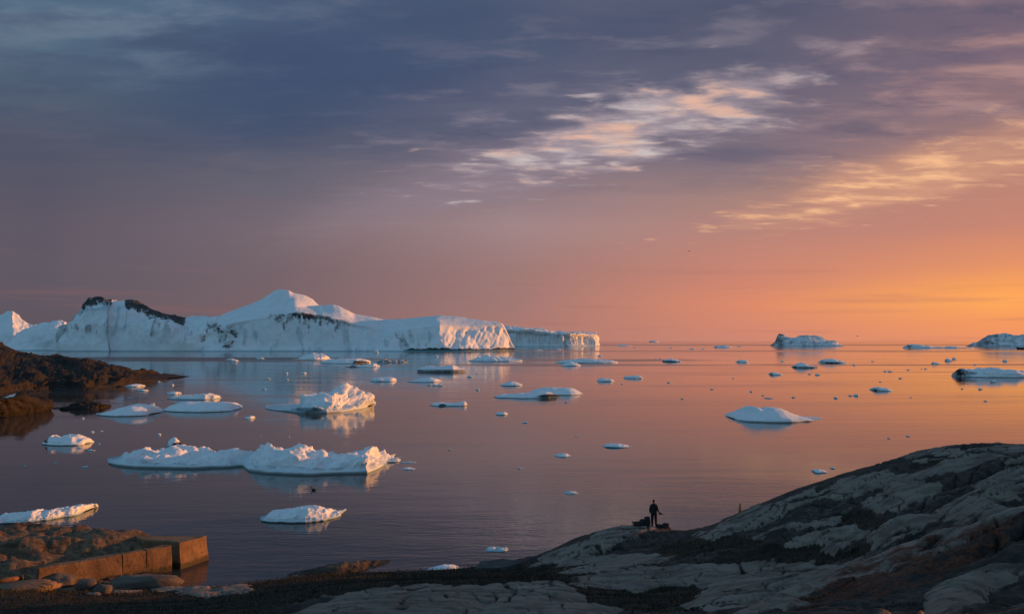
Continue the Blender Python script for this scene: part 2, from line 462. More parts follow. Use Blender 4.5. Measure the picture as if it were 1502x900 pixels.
# ------------------------------------------------------------------ foreground terrain
# (px, py, depth): points on the land, from which the land is spanned as one smooth surface
CP = [
 # foot of the picture
 (-150,900,40),(0,900,38),(150,900,37),(300,900,35.5),(450,900,32.5),(600,900,31.5),(750,900,31.5),(900,900,31),(1000,900,29),(1100,900,26.5),(1200,900,23.5),(1350,900,19.5),(1502,900,16.5),
 (0,875,43),(150,872,45),(300,872,44),(400,868,43),
 # strand in front of the pier
 (-60,862,48),(60,866,51.6),(140,864,52.8),(200,864,53.2),(255,864,53.2),(290,862,52.9),(335,863,53.0),(420,851,54.6),(500,846,55.6),(560,844,56.2),(650,838,57.2),(700,834,57.8),(770,826,58.4),
 # rock behind the pier
 (-60,775,63),(0,779,62),(60,780,62),(120,783,61.8),(180,789,61.2),(30,812,57),(100,812,58),(160,803,59.5),(0,842,54.0),(40,842,54.6),
 # hummock under the figure
 (785,821,57.5),(830,800,57),(870,784,56.4),(910,778,55.8),(957,774.5,55.2),(983,778,54.6),(1004,787,53.6),
 (880,812,51),(950,806,50.5),(830,826,51.5),(1000,806,48.5),
 # middle ground
 (450,852,46),(600,850,45),(720,848,45),(520,858,39.5),(650,857,38),(800,855,37.5),(880,880,33.5),
 (850,840,45),(930,848,42),(1000,835,42.5),(1080,832,42),(1160,838,40),(920,870,37.5),(1010,872,36),(1100,862,34.5),
 # right hill
 (1020,786,52.8),(1060,764,52.6),(1100,746,52.2),(1150,726,51.8),(1200,709,51.3),(1250,693,50.8),(1300,679,50.2),(1350,666,49.6),(1400,657,49),(1450,652.5,48.3),(1502,655,47.3),
 (1080,790,48),(1150,765,48),(1250,735,47),(1350,705,45.5),(1450,690,44),
 (1100,806,44.5),(1200,795,42.8),(1300,765,41),(1400,742,39),(1500,718,37),
 (1180,838,36),(1250,826,35),(1320,805,33.5),(1400,780,31.5),(1500,752,29.5),
 (1230,868,28.5),(1300,858,26.5),(1400,835,23.5),(1500,815,21.5),
]
pts = [at_depth(*c) for c in CP]
# land and sea bed beyond the picture and behind the skyline
pts += [(-60, 70, -2.5), (-30, 70, -2.5), (-22, 66, -1.6), (-17.5, 60, -1.6), (-15, 63, -2.0), (-10, 62, -2.0), (-3, 63, -2.0), (1.5, 64, -1.8), (4, 66, -2.0), (9, 68, -2.2), (14, 69, -2.2), (20, 69, -2.0), (27, 70, -2.0), (36, 72, -2),
        (12, 61.5, -.6), (18, 62, 0.6), (25, 61, 3.0), (33, 58, 5.2), (5, 61.5, 0.0),
        (-45, 78, -3), (0, 80, -3), (30, 82, -3), (60, 95, -3), (100, 95, -3),
        (40, 45, 11.8), (45, 30, 12.5), (36, 22, 12.6), (70, 40, 15), (24, 10, 13.2), (60, 15, 16),
        (0, 0, 13.4), (0, 8, 11.6), (10, 8, 12.4), (-12, 8, 11.0), (0, 18, 8.9), (-15, 20, 7.8), (-35, 20, 7), (-60, 25, 5), (-70, 45, 2.5), (-50, 45, 3.0), (-60, 60, 1.0), (12, 17, 9.6), (0, -15, 15), (40, -10, 16), (-50, -5, 9)]
pts = np.array(pts)
def tps_fit(P, smooth=0.02):
    n = len(P); d2 = ((P[:, None, :2] - P[None, :, :2]) ** 2).sum(-1)
    K = 0.5 * d2 * np.log(d2 + 1e-9); K[np.arange(n), np.arange(n)] = smooth * 30
    A = np.zeros((n + 3, n + 3)); A[:n, :n] = K; A[:n, n] = 1; A[n, :n] = 1
    A[:n, n + 1:] = P[:, :2]; A[n + 1:, :n] = P[:, :2].T
    return np.linalg.solve(A, np.concatenate([P[:, 2], [0, 0, 0]]))
TW = tps_fit(pts)
def tps(x, y):
    s = TW[-3] + TW[-2] * x + TW[-1] * y
    for i in range(len(pts)):
        d2 = (x - pts[i, 0]) ** 2 + (y - pts[i, 1]) ** 2
        s = s + TW[i] * 0.5 * d2 * np.log(d2 + 1e-9)
    return s
def ell(px, py, cx, cy, rx, ry, rot=0.0):
    c, s = math.cos(R(rot)), math.sin(R(rot))
    u = (px - cx) * c - (py - cy) * s; v = (px - cx) * s + (py - cy) * c
    return (u / rx) ** 2 + (v / ry) ** 2
# bare rock backs: centre px, py, radii, tilt, height
LUMPS = [(590, 906, 190, 40, 6, .62), (790, 906, 115, 48, -8, .48), (1010, 850, 180, 17, 4, .32), (880, 836, 60, 8, 3, .18),
         (1125, 872, 130, 22, 12, .32), (880, 797, 110, 12, 20, .20), (870, 823, 90, 7, 3, .14), (940, 822, 55, 6, 6, .12), (1232, 808, 27, 8, 4, .28),
         (1115, 758, 105, 13, 22, .22), (1170, 780, 70, 8, 10, .22), (1210, 792, 60, 8, 12, .20), (1320, 788, 52, 15, 20, .38), (1325, 736, 60, 17, 16, .32), (1440, 748, 85, 20, 20, .34),
         (1255, 716, 75, 10, 16, .18), (1400, 690, 120, 12, 14, .25), (1300, 842, 260, 15, 21, .42), (1440, 880, 110, 22, 24, .35), (1420, 665, 110, 10, 3, .15), (1480, 700, 70, 14, 18, .25),
         (275, 868, 52, 8, -7, .14), (335, 866, 30, 6, 3, .1), (170, 864, 40, 5, 2, .1)]
GRASS = [(120, 892, 330, 30, 0), (330, 880, 120, 20, 0), (380, 852, 90, 12, 4), (560, 846, 190, 9, 1), (740, 838, 120, 9, 0), (930, 880, 120, 24, -4), (1010, 870, 50, 24, 0),
         (1160, 820, 150, 20, 5), (1040, 800, 80, 14, 4), (870, 830, 110, 7, 2), (1240, 770, 50, 8, 6), (1075, 772, 22, 7, 10), (1110, 765, 26, 6, 18), (1400, 674, 70, 5, 6), (1180, 878, 80, 10, 24),
         (790, 846, 120, 9, 3), (640, 852, 230, 10, 0), (440, 872, 90, 16, 6), (700, 866, 26, 12, 30), (1220, 765, 60, 7, 8), (60, 868, 120, 10, 0), (1420, 800, 40, 6, 20)]
FRACT = [([(1205, 806), (1290, 772), (1390, 720), (1490, 688)], 2.6), ([(1265, 818), (1360, 782), (1400, 757), (1510, 712)], 2.4), ([(1130, 856), (1250, 842), (1330, 806), (1420, 778)], 2.2), ([(1180, 742), (1290, 735), (1335, 714), (1400, 706)], 2.0),
         ([(1330, 676), (1400, 668), (1500, 666)], 2.2), ([(1100, 800), (1170, 778), (1260, 766)], 2.0), ([(1060, 772), (1140, 745), (1230, 722)], 1.5), ([(1250, 900), (1340, 868), (1450, 830), (1510, 800)], 2.6), ([(1330, 900), (1420, 880), (1510, 850)], 2.4),
         ([(560, 862), (625, 878), (655, 900)], 2.4), ([(700, 858), (765, 878), (850, 896)], 2.6), ([(500, 898), (600, 872), (640, 862)], 2.0), ([(760, 880), (735, 900)], 1.8), ([(430, 884), (520, 872), (575, 860)], 1.8), ([(905, 852), (960, 846), (1010, 842)], 1.6), ([(1060, 838), (1120, 858), (1170, 852)], 1.6), ([(850, 812), (930, 800), (990, 792)], 1.4)]
def terrain_height(x, y, want_masks=False):
    z0 = tps(x, y)
    px, py = project(x, np.maximum(y, 6.0), z0)
    vis = sstep(y, 12, 16)
    wx = px + 20 * fbm(x * .35, y * .35, 1.7, 4, .6, 5); wy = py + 7 * fbm(x * .45, y * .45, 4.2, 4, .6, 6)
    wf = px + 14 * fbm(x * .5, y * .5, 2.7, 3, .5, 25); hf = py + 5 * fbm(x * .6, y * .6, 6.2, 3, .5, 26)
    lump = np.zeros_like(x); rock = np.zeros_like(x); grass = np.zeros_like(x)
    for (cx, cy, rx, ry, rot, h) in LUMPS:
        r = ell(wx, wy, cx, cy, rx, ry, rot)
        lump = np.maximum(lump, (1.35 if cx > 1050 else 1.1) * h * np.clip(1 - r, 0, 1) ** .6 * vis); rock = np.maximum(rock, sstep(r, 1.02, 0.82))
    for (cx, cy, rx, ry, rot) in GRASS:
        grass = np.maximum(grass, sstep(ell(wx, wy, cx, cy, rx, ry, rot), 1.25, 0.6))
    grass = np.maximum(grass, sstep(-x, 12, 30) * sstep(y, 47, 40) * .9)
    grass = grass * (1 - 0.85 * rock) * sstep(z0, 0.25, 0.9)
    # shadow-throwing headland outside the picture on the right
    hx = np.maximum(np.abs(x - 72) - 10, 0) / 8.5; hy = (y - (64 + (x - 60) * .2)) / 9.0
    head = 20.0 * np.exp(-(hx ** 2 + hy ** 2))
    dry = sstep(z0, -0.6, 0.6)
    # folded gneiss: long backs running up to the right
    bare = np.zeros_like(x)
    a = R(17); u = x * math.cos(a) + y * math.sin(a); v = -x * math.sin(a) + y * math.cos(a)
    fold = ridged(u * .05, v * .22 + z0 * .25, 3.3, 3, .55, 11) - 0.5
    mid = fbm(u * .22, v * .8, z0 * .3, 4, .55, 21)
    fine = fbm(u * .9, v * 2.6, 7.7, 4, .6, 41)
    c1 = np.abs(pnoise(u * .16 + 0.4 * pnoise(x * .4, y * .4, 2, 9), v * .75, 0.3, 61)); c2 = np.abs(pnoise(x * .55, y * .55, 9.1, 71)); c3 = np.abs(pnoise(u * .5, v * .22, 5.1, 81))
    gate = sstep(pnoise(x * .2, y * .2, 3.0, 91), -.15, .15)
    crack = np.maximum(sstep(c1, .045, .0), np.maximum(.9 * sstep(c2, .035, 0) * gate, .8 * sstep(c3, .03, 0) * (1 - gate)))
    hs = sstep(px, 950, 1200)
    # the long fractures of the slope
    for pl, w in FRACT:
        for (x0, y0), (x1, y1) in zip(pl[:-1], pl[1:]):
            ddx, ddy = x1 - x0, y1 - y0; t = np.clip(((wf - x0) * ddx + (hf - y0) * ddy) / (ddx * ddx + ddy * ddy), 0, 1)
            crack = np.maximum(crack, sstep(np.hypot((wf - x0 - t * ddx) * .6, hf - y0 - t * ddy), w, w * .25))
    # ledges: long sheets of rock, each ending in a small step
    sv = v * .42 + z0 * .25 + 1.1 * pnoise(u * .06, v * .12, 2.2, 15) + .25 * pnoise(u * .3, v * .5, 4.4, 16)
    ft = sv - np.floor(sv); ledge = ft ** 1.5 * sstep(ft, 1.0, .90) - .4
    lcr = sstep(ft, .90, .97)
    crack = np.maximum(crack, .75 * lcr * sstep(pnoise(u * .1, v * .4, 8.8, 17), -.25, .1))
    smoothed = 1 - .45 * rock
    rr = (1 - grass) * (1 - .72 * sstep(y, 43, 49.5) * sstep(px, 940, 1010)) 
    z = z0 + lump + dry * (rr * smoothed * (.55 * ledge * (.45 + .55 * hs) + .40 * fold * (0.45 + .55 * hs) + .26 * mid * (.5 + .5 * hs) + .055 * fine) - rr * .26 * crack * (0.6 + .4 * hs) + grass * (.10 * mid + .05 * fine))
    bz = sstep(px, 420, 300) * sstep((x + 27.9) * -.722 + (y - 52.8) * .691, 1.4, 3.2) * sstep(y, 50, 53) * dry
    z = z + head + bz * (.42 * (ridged(x * .13, y * .24, 1.1, 3, .45, 101) - .45) + .32 * fbm(x * .45, y * .6, 3.3, 4, .5, 103))
    crack = crack * (1 - .8 * bz)
    if not want_masks: return z
    lich = np.maximum(sstep(ell(wx, wy, 1330, 850, 330, 32, 21), 1.0, .2), .55 * sstep(ell(wx, wy, 1450, 870, 200, 60, 20), 1, .2))
    lich = np.maximum(lich, .4 * sstep(ell(wx, wy, 1250, 785, 90, 14, 10), 1, .3))
    brown = sstep(px, 420, 300) * sstep(y, 49, 53)
    bare = np.clip(rock * 1.05 + .22 * sstep(px, 950, 1150) + .35 * mid, 0, 1)
    return z, np.clip(grass, 0, 1), np.clip(crack * (1 - grass), 0, 1), lich * (1 - grass), bare, brown
def build_terrain():
    az_ = np.radians(np.concatenate([np.linspace(-75, -33, 60)[:-1], np.linspace(-33, 33, 760), np.linspace(33, 78, 120)[1:]]))
    rr = np.concatenate([np.linspace(1.5, 15, 30)[:-1], np.geomspace(15, 110, 560)])
    A, D = np.meshgrid(az_, rr, indexing='ij')
    x = D * np.sin(A); y = D * np.cos(A)
    z, g, cr, li, ba, br = terrain_height(x, y, True)
    P = np.stack([x, y, z], -1)
    o = link('rocky_shore', grid_mesh('rocky_shore', P[::-1], {'grass': g[::-1], 'crack': cr[::-1], 'lichen': li[::-1], 'bare': ba[::-1], 'brown': br[::-1]}), MAT_ROCK)
    tag(o, 'smooth grey gneiss shore with mossy hollows', kind='structure')
    return x, y, z, g
TX, TY, TZ, TG = build_terrain()
def ground_z(x, y): return float(terrain_height(np.array([x], float), np.array([y], float))[0])
def ground_at(px, py, y0=16.0, y1=75.0):
    """first point of the land that the line of sight through a pixel meets"""
    Y = np.linspace(y0, y1, 1200); X, _, Z = at_depth(np.full_like(Y, px), py, Y)
    T = terrain_height(X, Y); k = np.argmax(T >= Z)
    if T[k] < Z[k]: k = int(np.argmin(Z - T + 9.0 * (T < .2)))      # the sight line clears the land: take the crest below it
    return X[k], Y[k], T[k]

# heath: thin dark blades over the mossy hollows
def build_heath():
    rng = np.random.default_rng(4)
    px, py = project(TX, np.maximum(TY, 5), TZ)
    w = np.clip(TG - .25 + .5 * pnoise(TX * 1.3, TY * 1.3, 0, 44), 0, 1) * (TG > .12) * (px > -60) * (px < 1560) * (py < 930) * (TZ > .35) * (TY > 14)
    area = TY ** 2; p = (w * area).ravel(); p /= p.sum()
    N = 70000
    idx = rng.choice(len(p), N, p=p)
    d = .0016 * TY.ravel()[idx] * 3
    bx = TX.ravel()[idx] + rng.normal(0, 1, N) * d; by = TY.ravel()[idx] + rng.normal(0, 1, N) * d; bz = TZ.ravel()[idx] - .03
    h = rng.gamma(3, .024, N) + .03; wd = rng.uniform(.010, .022, N); a = rng.uniform(0, 2 * np.pi, N)
    lean = rng.normal(0, .35, (N, 2)) * h[:, None] + np.array([-.12, .0]) * h[:, None]
    V = np.zeros((N, 3, 3))
    V[:, 0] = np.stack([bx - np.cos(a) * wd, by - np.sin(a) * wd, bz], -1); V[:, 1] = np.stack([bx + np.cos(a) * wd, by + np.sin(a) * wd, bz], -1)
    V[:, 2] = np.stack([bx + lean[:, 0], by + lean[:, 1], bz + h], -1)
    me = bpy.data.meshes.new('heath'); me.from_pydata(V.reshape(-1, 3).tolist(), [], np.arange(N * 3).reshape(N, 3).tolist())
    tag(link('heath', me, MAT_HEATH), 'dark tundra heath and dry grass filling the hollows', 'heath', kind='stuff')
MAT_HEATH = plain('heath', (0.024, 0.019, 0.009), 0.85, 0.7, .6)
build_heath()

# ------------------------------------------------------------------ lofting between contour lines
def loft(lines, p0, p1, nu, segs, back=40.0, below=-2.0, xfix=None):
    """lines: lists of (px, py or None for the water line, depth), from the water up to the skyline"""
    pu = np.linspace(p0, p1, nu)
    L = []
    for ln in lines:
        q = [c[0] for c in ln]; Y = np.interp(pu, q, [c[2] for c in ln])
        if ln[0][1] is None:
            X = (pu - 751) / FPX * Y; Z = np.zeros(nu)
        else:
            X, _, Z = at_depth(pu, np.interp(pu, q, [c[1] for c in ln]), Y)
        L.append(np.stack([X, Y, np.maximum(Z, 0.0)], -1))
    first = L[0].copy(); first[:, 2] = below
    last = L[-1]; b1 = last.copy(); b1[:, 1] += back * .45; b1[:, 2] *= .62; b2 = last.copy(); b2[:, 1] += back; b2[:, 2] = below
    L = [first] + L + [b1, b2]; segs = [2] + list(segs) + [max(4, segs[-1] // 2)] * 2
    rows = []
    for k in range(len(L) - 1):
        for j in range(segs[k]):
            t = j / segs[k]; rows.append(L[k] * (1 - t) + L[k + 1] * t)
    rows.append(L[-1])
    P = np.stack(rows, 1)
    return P
def smooth_grid(P, it=1, lock=2):
    for _ in range(it):
        Q = P.copy()
        Q[1:-1, lock:-1] = .25 * (P[:-2, lock:-1] + P[2:, lock:-1]) + .25 * (P[1:-1, lock - 1:-2] + P[1:-1, lock + 1:])
        P = Q
    return P
def ice_from_grid(name, P, label, cat='iceberg', mat=None, dirt_shade=None, blue=None, group=None):
    org = P[:, :, :].reshape(-1, 3).mean(0); org[2] = 0
    z = np.zeros(P.shape[:2])
    me = grid_mesh(name, P[::-1] if FLIP else P, {'dirt_shade': (z if dirt_shade is None else dirt_shade)[::-1 if FLIP else 1], 'blue': (z if blue is None else blue)[::-1 if FLIP else 1]}, origin=org)
    o = link(name, me, mat); o.location = org
    return tag(o, label, cat, group)
FLIP = False

def berg_dirty():
    L0 = [(80, None, 1320), (90, None, 1300), (160, None, 1285), (166, None, 1296), (250, None, 1292), (345, None, 1310)]
    sil = [(80, 513), (84, 500), (88, 488), (94, 476), (102, 461), (112, 449), (118, 442), (123, 437), (127, 432.5), (134, 433.5), (140, 431.5), (152, 430.5), (158, 432), (165, 433), (172, 437), (185, 435.5), (200, 437.5), (215, 445), (235, 451.5), (255, 457.5), (268, 463), (280, 463), (292, 461), (300, 459), (310, 458), (318, 456), (326, 461), (345, 500)]
    sx = [s[0] for s in sil]; sy = [s[1] for s in sil]
    pu = np.linspace(80, 345, 60)
    si = np.interp(pu, sx, sy); wl = np.interp(pu, [80, 345], [514.6, 514.9])
    mk = lambda f, Ys: [(p, w + (s - w) * f, Y) for p, s, w, Y in zip(pu, si, wl, Ys)]
    b = np.interp(pu, [c[0] for c in L0], [c[2] for c in L0])
    lines = [L0, mk(.50, b + 8), mk(.70, b + 22), mk(.86, b + 48), mk(1.0, b + np.interp(pu, [80, 127, 200, 300, 345], [30, 85, 95, 110, 40]))]
    P = loft(lines, 80, 345, 330, [22, 14, 12, 12], back=110)
    P = smooth_grid(P, 3)
    px, py = project(P[..., 0], P[..., 1], P[..., 2])
    n = grid_normals(P); x, y, z = P[..., 0], P[..., 1], P[..., 2]
    h = np.clip(z / 18, 0, 1)
    # fissures running down the face
    fis = np.zeros_like(px)
    for (x0, y0, x1, y1, w, s) in [(160, 432, 161, 515, 1.4, 1.0), (157, 450, 150, 475, .9, .5), (175, 447, 166, 490, .9, .7), (187, 452, 178, 480, .8, .55), (229, 463, 222, 492, 1.1, 1.0), (272, 482, 270, 505, .8, .4), (110, 458, 157, 449, .8, .8), (112, 450, 160, 441, .7, .6), (172, 447, 192, 447, .6, .5)]:
        dxl, dyl = x1 - x0, y1 - y0; t = np.clip(((px - x0) * dxl + (py - y0) * dyl) / (dxl * dxl + dyl * dyl), 0, 1)
        wob = 1.2 * pnoise(px * .12, py * .12, 1.0, 3)
        dd = np.hypot(px - x0 - t * dxl + wob, py - y0 - t * dyl + wob)
        fis = np.maximum(fis, s * sstep(dd, w * 1.7, w * .25))
    disp = h * (7.0 * fbm(x * .018, y * .018, z * .014, 5, .52, 3) + 3.2 * ridged(x * .03, y * .03, z * .008, 4, .5, 5) * sstep(z, 4, 30)) - 4.5 * fis * h * sstep(py - np.interp(px, sx, sy), 4, 11)
    P = P + n * disp[..., None] * -SGN
    off = py - np.interp(px, sx, sy)
    nz = 5.0 * fbm(px * .06, py * .12, 0, 4, .6, 8)
    deb = sstep(off + nz, np.interp(px, [114, 130, 150, 165, 186, 230, 262, 278], [14, 21, 19, 20, 19, 18, 15, 5]), np.interp(px, [114, 130, 150, 165, 186, 230, 262, 278], [1, 3, 3, 4, 5, 5, 3, 0])) * sstep(px, 112, 118) * sstep(px, 279, 268)
    deb = deb * (1 - .9 * sstep(px, 163, 168) * sstep(px, 186, 181)) * sstep(off + .6 * nz, -3, 0.3)
    deb = deb * (1 - .85 * sstep(np.abs(fbm(px * .035 + py * .05, py * .10 - px * .03, 9, 4, .55, 79)), .05, .0))
    veins = .75 * sstep(np.abs(fbm(px * .03, py * .16, 3, 3, .5, 77)), .05, .0) * sstep(off, 40, 12) * sstep(px, 160, 130)
    st = .42 * sstep(fbm(px * .10, py * .025, 3, 4, .6, 12), -.15, .25) * sstep(py, 468, 476) * (sstep(px, 165, 155) + .9 * sstep(px, 215, 225) * sstep(px, 300, 285)) * sstep(py, 500, 482)
    st2 = .5 * sstep(fbm(px * .12, py * .06, 6, 4, .6, 14), 0, .3) * sstep(px, 285, 300) * sstep(py, 465, 475)
    dirt_shade = np.clip(np.maximum.reduce([deb * 1.3, fis * .42, veins, st, st2]), 0, 1.3)
    base = sstep(z, 3.0, .5) * .6
    ice_from_grid('iceberg', P, 'high iceberg with black debris along its crest and vertical cracks', mat=MAT_ICE_FAR, dirt_shade=np.maximum(dirt_shade, 0), blue=fis * .6)
SGN = 1.0

def berg_peak():
    L0 = [(296, None, 1292), (330, None, 1284), (345, None, 1298), (560, None, 1296), (640, None, 1292), (676, None, 1292), (684, None, 1296), (720, None, 1345), (757, None, 1405)]
    L2 = [(296, 486, 1325), (320, 478, 1316), (345, 471, 1322), (395, 463, 1322), (440, 460, 1322), (470, 463, 1324), (500, 469, 1326), (540, 477, 1330), (565, 487, 1334), (585, 482, 1330), (620, 479, 1326), (645, 475.5, 1328), (655, 477, 1338), (690, 478, 1368), (737, 475, 1404), (747, 494, 1406), (757, 514, 1407)]
    L3 = [(296, 480, 1340), (330, 468, 1345), (365, 459, 1365), (400, 452.5, 1378), (425, 451, 1378), (431, 450.5, 1366), (435, 450, 1370), (468, 448.6, 1436), (472, 450, 1400), (490, 452, 1385), (500, 455, 1380), (510, 459, 1382), (520, 462, 1400), (545, 468, 1376), (570, 474, 1370), (600, 471, 1362), (640, 467, 1360), (690, 471, 1384), (730, 473.5, 1408), (737, 474.5, 1410), (747, 493.5, 1410), (757, 514, 1409)]
    L4 = [(296, 475, 1380), (318, 466, 1390), (326, 460, 1400), (345, 453, 1412), (365, 446, 1424), (385, 436.5, 1432), (398, 428, 1434), (404, 423.8, 1434), (410, 422.6, 1434), (424, 423.5, 1432), (430, 427.5, 1436), (446, 431, 1442), (457, 436.5, 1446), (463, 442, 1446), (468, 447, 1446), (476, 447.5, 1436), (488, 446, 1428), (497, 447.5, 1424), (508, 452.5, 1420), (520, 459, 1420), (545, 463.5, 1420), (562, 467, 1418), (590, 466.5, 1414), (620, 463.5, 1410), (645, 461, 1410), (670, 462.5, 1412), (700, 467.5, 1414), (725, 471, 1416), (737, 474, 1418), (742, 482, 1418), (748, 494, 1414), (757, 514, 1410)]
    P = loft([L0, L2, L3, L4], 296, 757, 520, [42, 16, 20], back=150)
    P = smooth_grid(P, 2)
    px, py = project(P[..., 0], P[..., 1], P[..., 2]); x, y, z = P[..., 0], P[..., 1], P[..., 2]
    n = grid_normals(P); h = np.clip(z / 10, 0, 1)
    face = sstep(py - np.interp(px, [c[0] for c in L2], [c[1] for c in L2]), -1, 4)
    flute = sstep(px, 640, 668)
    disp = h * ((5.0 * fbm(x * .014, y * .012, z * .010, 5, .52, 3) + 2.4 * ridged((x + .3 * z) * .022, y * .02, z * .012, 4, .5, 5)) * (.25 + .75 * face))
    disp = disp + h * flute * face * 2.4 * ridged((x - .35 * z) * .045, y * .01, z * .004, 3, .5, 19)
    blot = sstep(ell(px, py, 330, 492, 24, 24), 1.0, .3)
    disp = disp + blot * h * 5 * ridged(x * .06, y * .06, z * .07, 3, .55, 23)
    P = P + n * disp[..., None] * -SGN
    edge = np.interp(px, [c[0] for c in L2], [c[1] for c in L2])
    off = py - edge
    drip = fbm(px * .22, py * .03, 5, 4, .6, 31)
    drip = drip + .5 * fbm(px * .05, py * .02, 1, 3, .5, 37)
    band = (.5 + .5 * sstep(fbm(px * .09, py * .12, 4, 4, .6, 39), -.25, .15)) * sstep(off, -5, -.5) * sstep(off, np.clip(15 + 26 * drip, 2, 40), np.clip(2 + 14 * drip, 0, 20)) * sstep(px, 386, 398) * sstep(px, 560, 480) * (.55 + .5 * sstep(ell(px, py, 444, 461, 18, 6), 1, .2))
    b2 = .62 * blot * sstep(fbm(px * .10, py * .08, 2, 4, .6, 33), -.12, .3)
    dg = .45 * sstep(np.abs((py - 487) - (px - 578) * .95 + 7 * fbm(px * .1, py * .1, 0, 3, .6, 5)), 9, 0) * sstep(px, 574, 582) * sstep(px, 606, 598)
    bs = .85 * sstep(py + 3 * pnoise(px * .15, 0, 0, 7), 507.5, 511) * sstep(px, 580, 605)
    crest = .95 * sstep(ell(px, py, 581, 464.5, 17, 3.2), 1.1, .5)
    soft = .34 * sstep(fbm(px * .06, py * .022, 8, 4, .55, 36), -.05, .45) * face * sstep(px, 660, 640)
    dirt_shade = np.maximum.reduce([band, b2, dg, bs, crest, soft])
    ice_from_grid('iceberg', P, 'long white iceberg with a pointed peak and sunlit fluted end', mat=MAT_ICE_FAR, dirt_shade=np.clip(dirt_shade, 0, 1.2))

def berg_far(label, sil, Y, D, base, nu=160, cliff=.6, amp=4.0, seed=1, corner=None, dirt_shade_f=None, mat=None, name='iceberg', flut=0.0, group=None, cut=.12):
    """a distant berg with a steep front; corner = (px, px) over which the front turns away to the right"""
    p0, p1 = sil[0][0], sil[-1][0]
    pu = np.linspace(p0, p1, 80)
    f = np.zeros(80) if corner is None else np.clip((pu - corner[0]) / max(1e-6, corner[1] - corner[0]), 0, 3) * corner[2]
    si = np.interp(pu, [s[0] for s in sil], [s[1] for s in sil])
    wl = 500 + CAM_H * FPX / Y * 1.0
    mk = lambda t, dY: [(p, wl + (s - wl) * t, Y + dY + ff) for p, s, ff in zip(pu, si, f)]
    L0 = [(p, None, Y + ff) for p, ff in zip(pu, f)]
    P = loft([L0, mk(cliff, D * cut), mk((1 + cliff) / 2, D * .28), mk(1.0, D * .5)], p0, p1, nu, [14, 8, 8], back=D * .5)
    P = smooth_grid(P, 1)
    x, y, z = P[..., 0], P[..., 1], P[..., 2]; n = grid_normals(P)
    k = 1 / (amp * 9)
    h = np.clip(z / (amp * 2), 0, 1)
    disp = h * (amp * fbm(x * k, y * k, z * k, 4, .55, seed) + .30 * amp * ridged(x * k * 3, y * k * 3, z * k * 2, 3, .5, seed + 5))
    if flut: disp = disp + h * flut * ridged(x * .03, y * .03, z * .003, 3, .55, seed + 9) * sstep(-n[..., 2] * SGN * -1, .9, .5)
    P = P + n * disp[..., None] * -SGN
    px, py = project(x, y, z)
    return ice_from_grid(name, P, label, mat=mat or MAT_ICE_FAR, dirt_shade=None if dirt_shade_f is None else dirt_shade_f(px, py), group=group)

berg_dirty(); berg_peak()
berg_far('small iceberg with a sharp leaning horn beyond the dark headland', [(-90, 500), (-60, 470), (-20, 463), (0, 457.5), (8, 455), (16, 452.5), (19, 452), (23, 457), (32, 467), (42, 474), (56, 478), (72, 500)], 1560, 160, 0, amp=5, seed=5, cliff=.35)
berg_far('rounded blue white iceberg between the headland and the cracked berg', [(10, 505), (30, 488), (45, 479), (58, 473), (62, 472), (75, 468), (84, 466.5), (95, 469), (108, 484), (116, 508)], 1400, 120, 0, amp=6, seed=9, cliff=.55)
berg_far('flat topped tabular iceberg with a lit fluted end on the horizon', [(715, 500), (728, 480), (738, 477.6), (765, 478.5), (785, 479.5), (800, 482), (815, 485), (845, 485.3), (870, 486.5), (877, 487), (880, 507)], 2440, 320, 0, nu=200, cliff=.86, amp=4, seed=15, corner=(838, 880, 130), flut=14, cut=.03, dirt_shade_f=lambda px, py: .24 * sstep(py, 484, 488) * sstep(px, 880, 845) + .16 * fbm(px * .25, py * .04, 2, 3, .6, 11))  # cliff front darker below the rim, fading out at the right end
berg_far('wedge shaped grey iceberg with a steep left bluff near the horizon', [(1134, 507), (1138, 496), (1141, 490), (1143, 487), (1150, 489), (1158, 492.5), (1166, 494), (1172, 490.5), (1180, 489), (1190, 490.5), (1205, 494), (1222, 498), (1232, 503), (1238, 506.5)], 2700, 120, 0, amp=5.5, seed=21, cliff=.45, dirt_shade_f=lambda px, py: .30 + .22 * fbm(px * .12, py * .2, 2, 3, .6, 7) + .2 * sstep(px, 1160, 1140))  # backlit shade painted into the ice colour, mottled, deeper on the left bluff
berg_far('rugged domed grey iceberg where the sunset glows brightest', [(1425, 507.5), (1434, 501), (1444, 496), (1452, 491), (1462, 490), (1478, 488), (1490, 489), (1505, 491), (1530, 497), (1550, 507)], 2500, 130, 0, amp=7, seed=27, cliff=.4, dirt_shade_f=lambda px, py: .32 + .25 * fbm(px * .12, py * .2, 2, 3, .6, 9) + .15 * sstep(px, 1470, 1440))  # ice colour darkened to stand for its backlit side, more at left

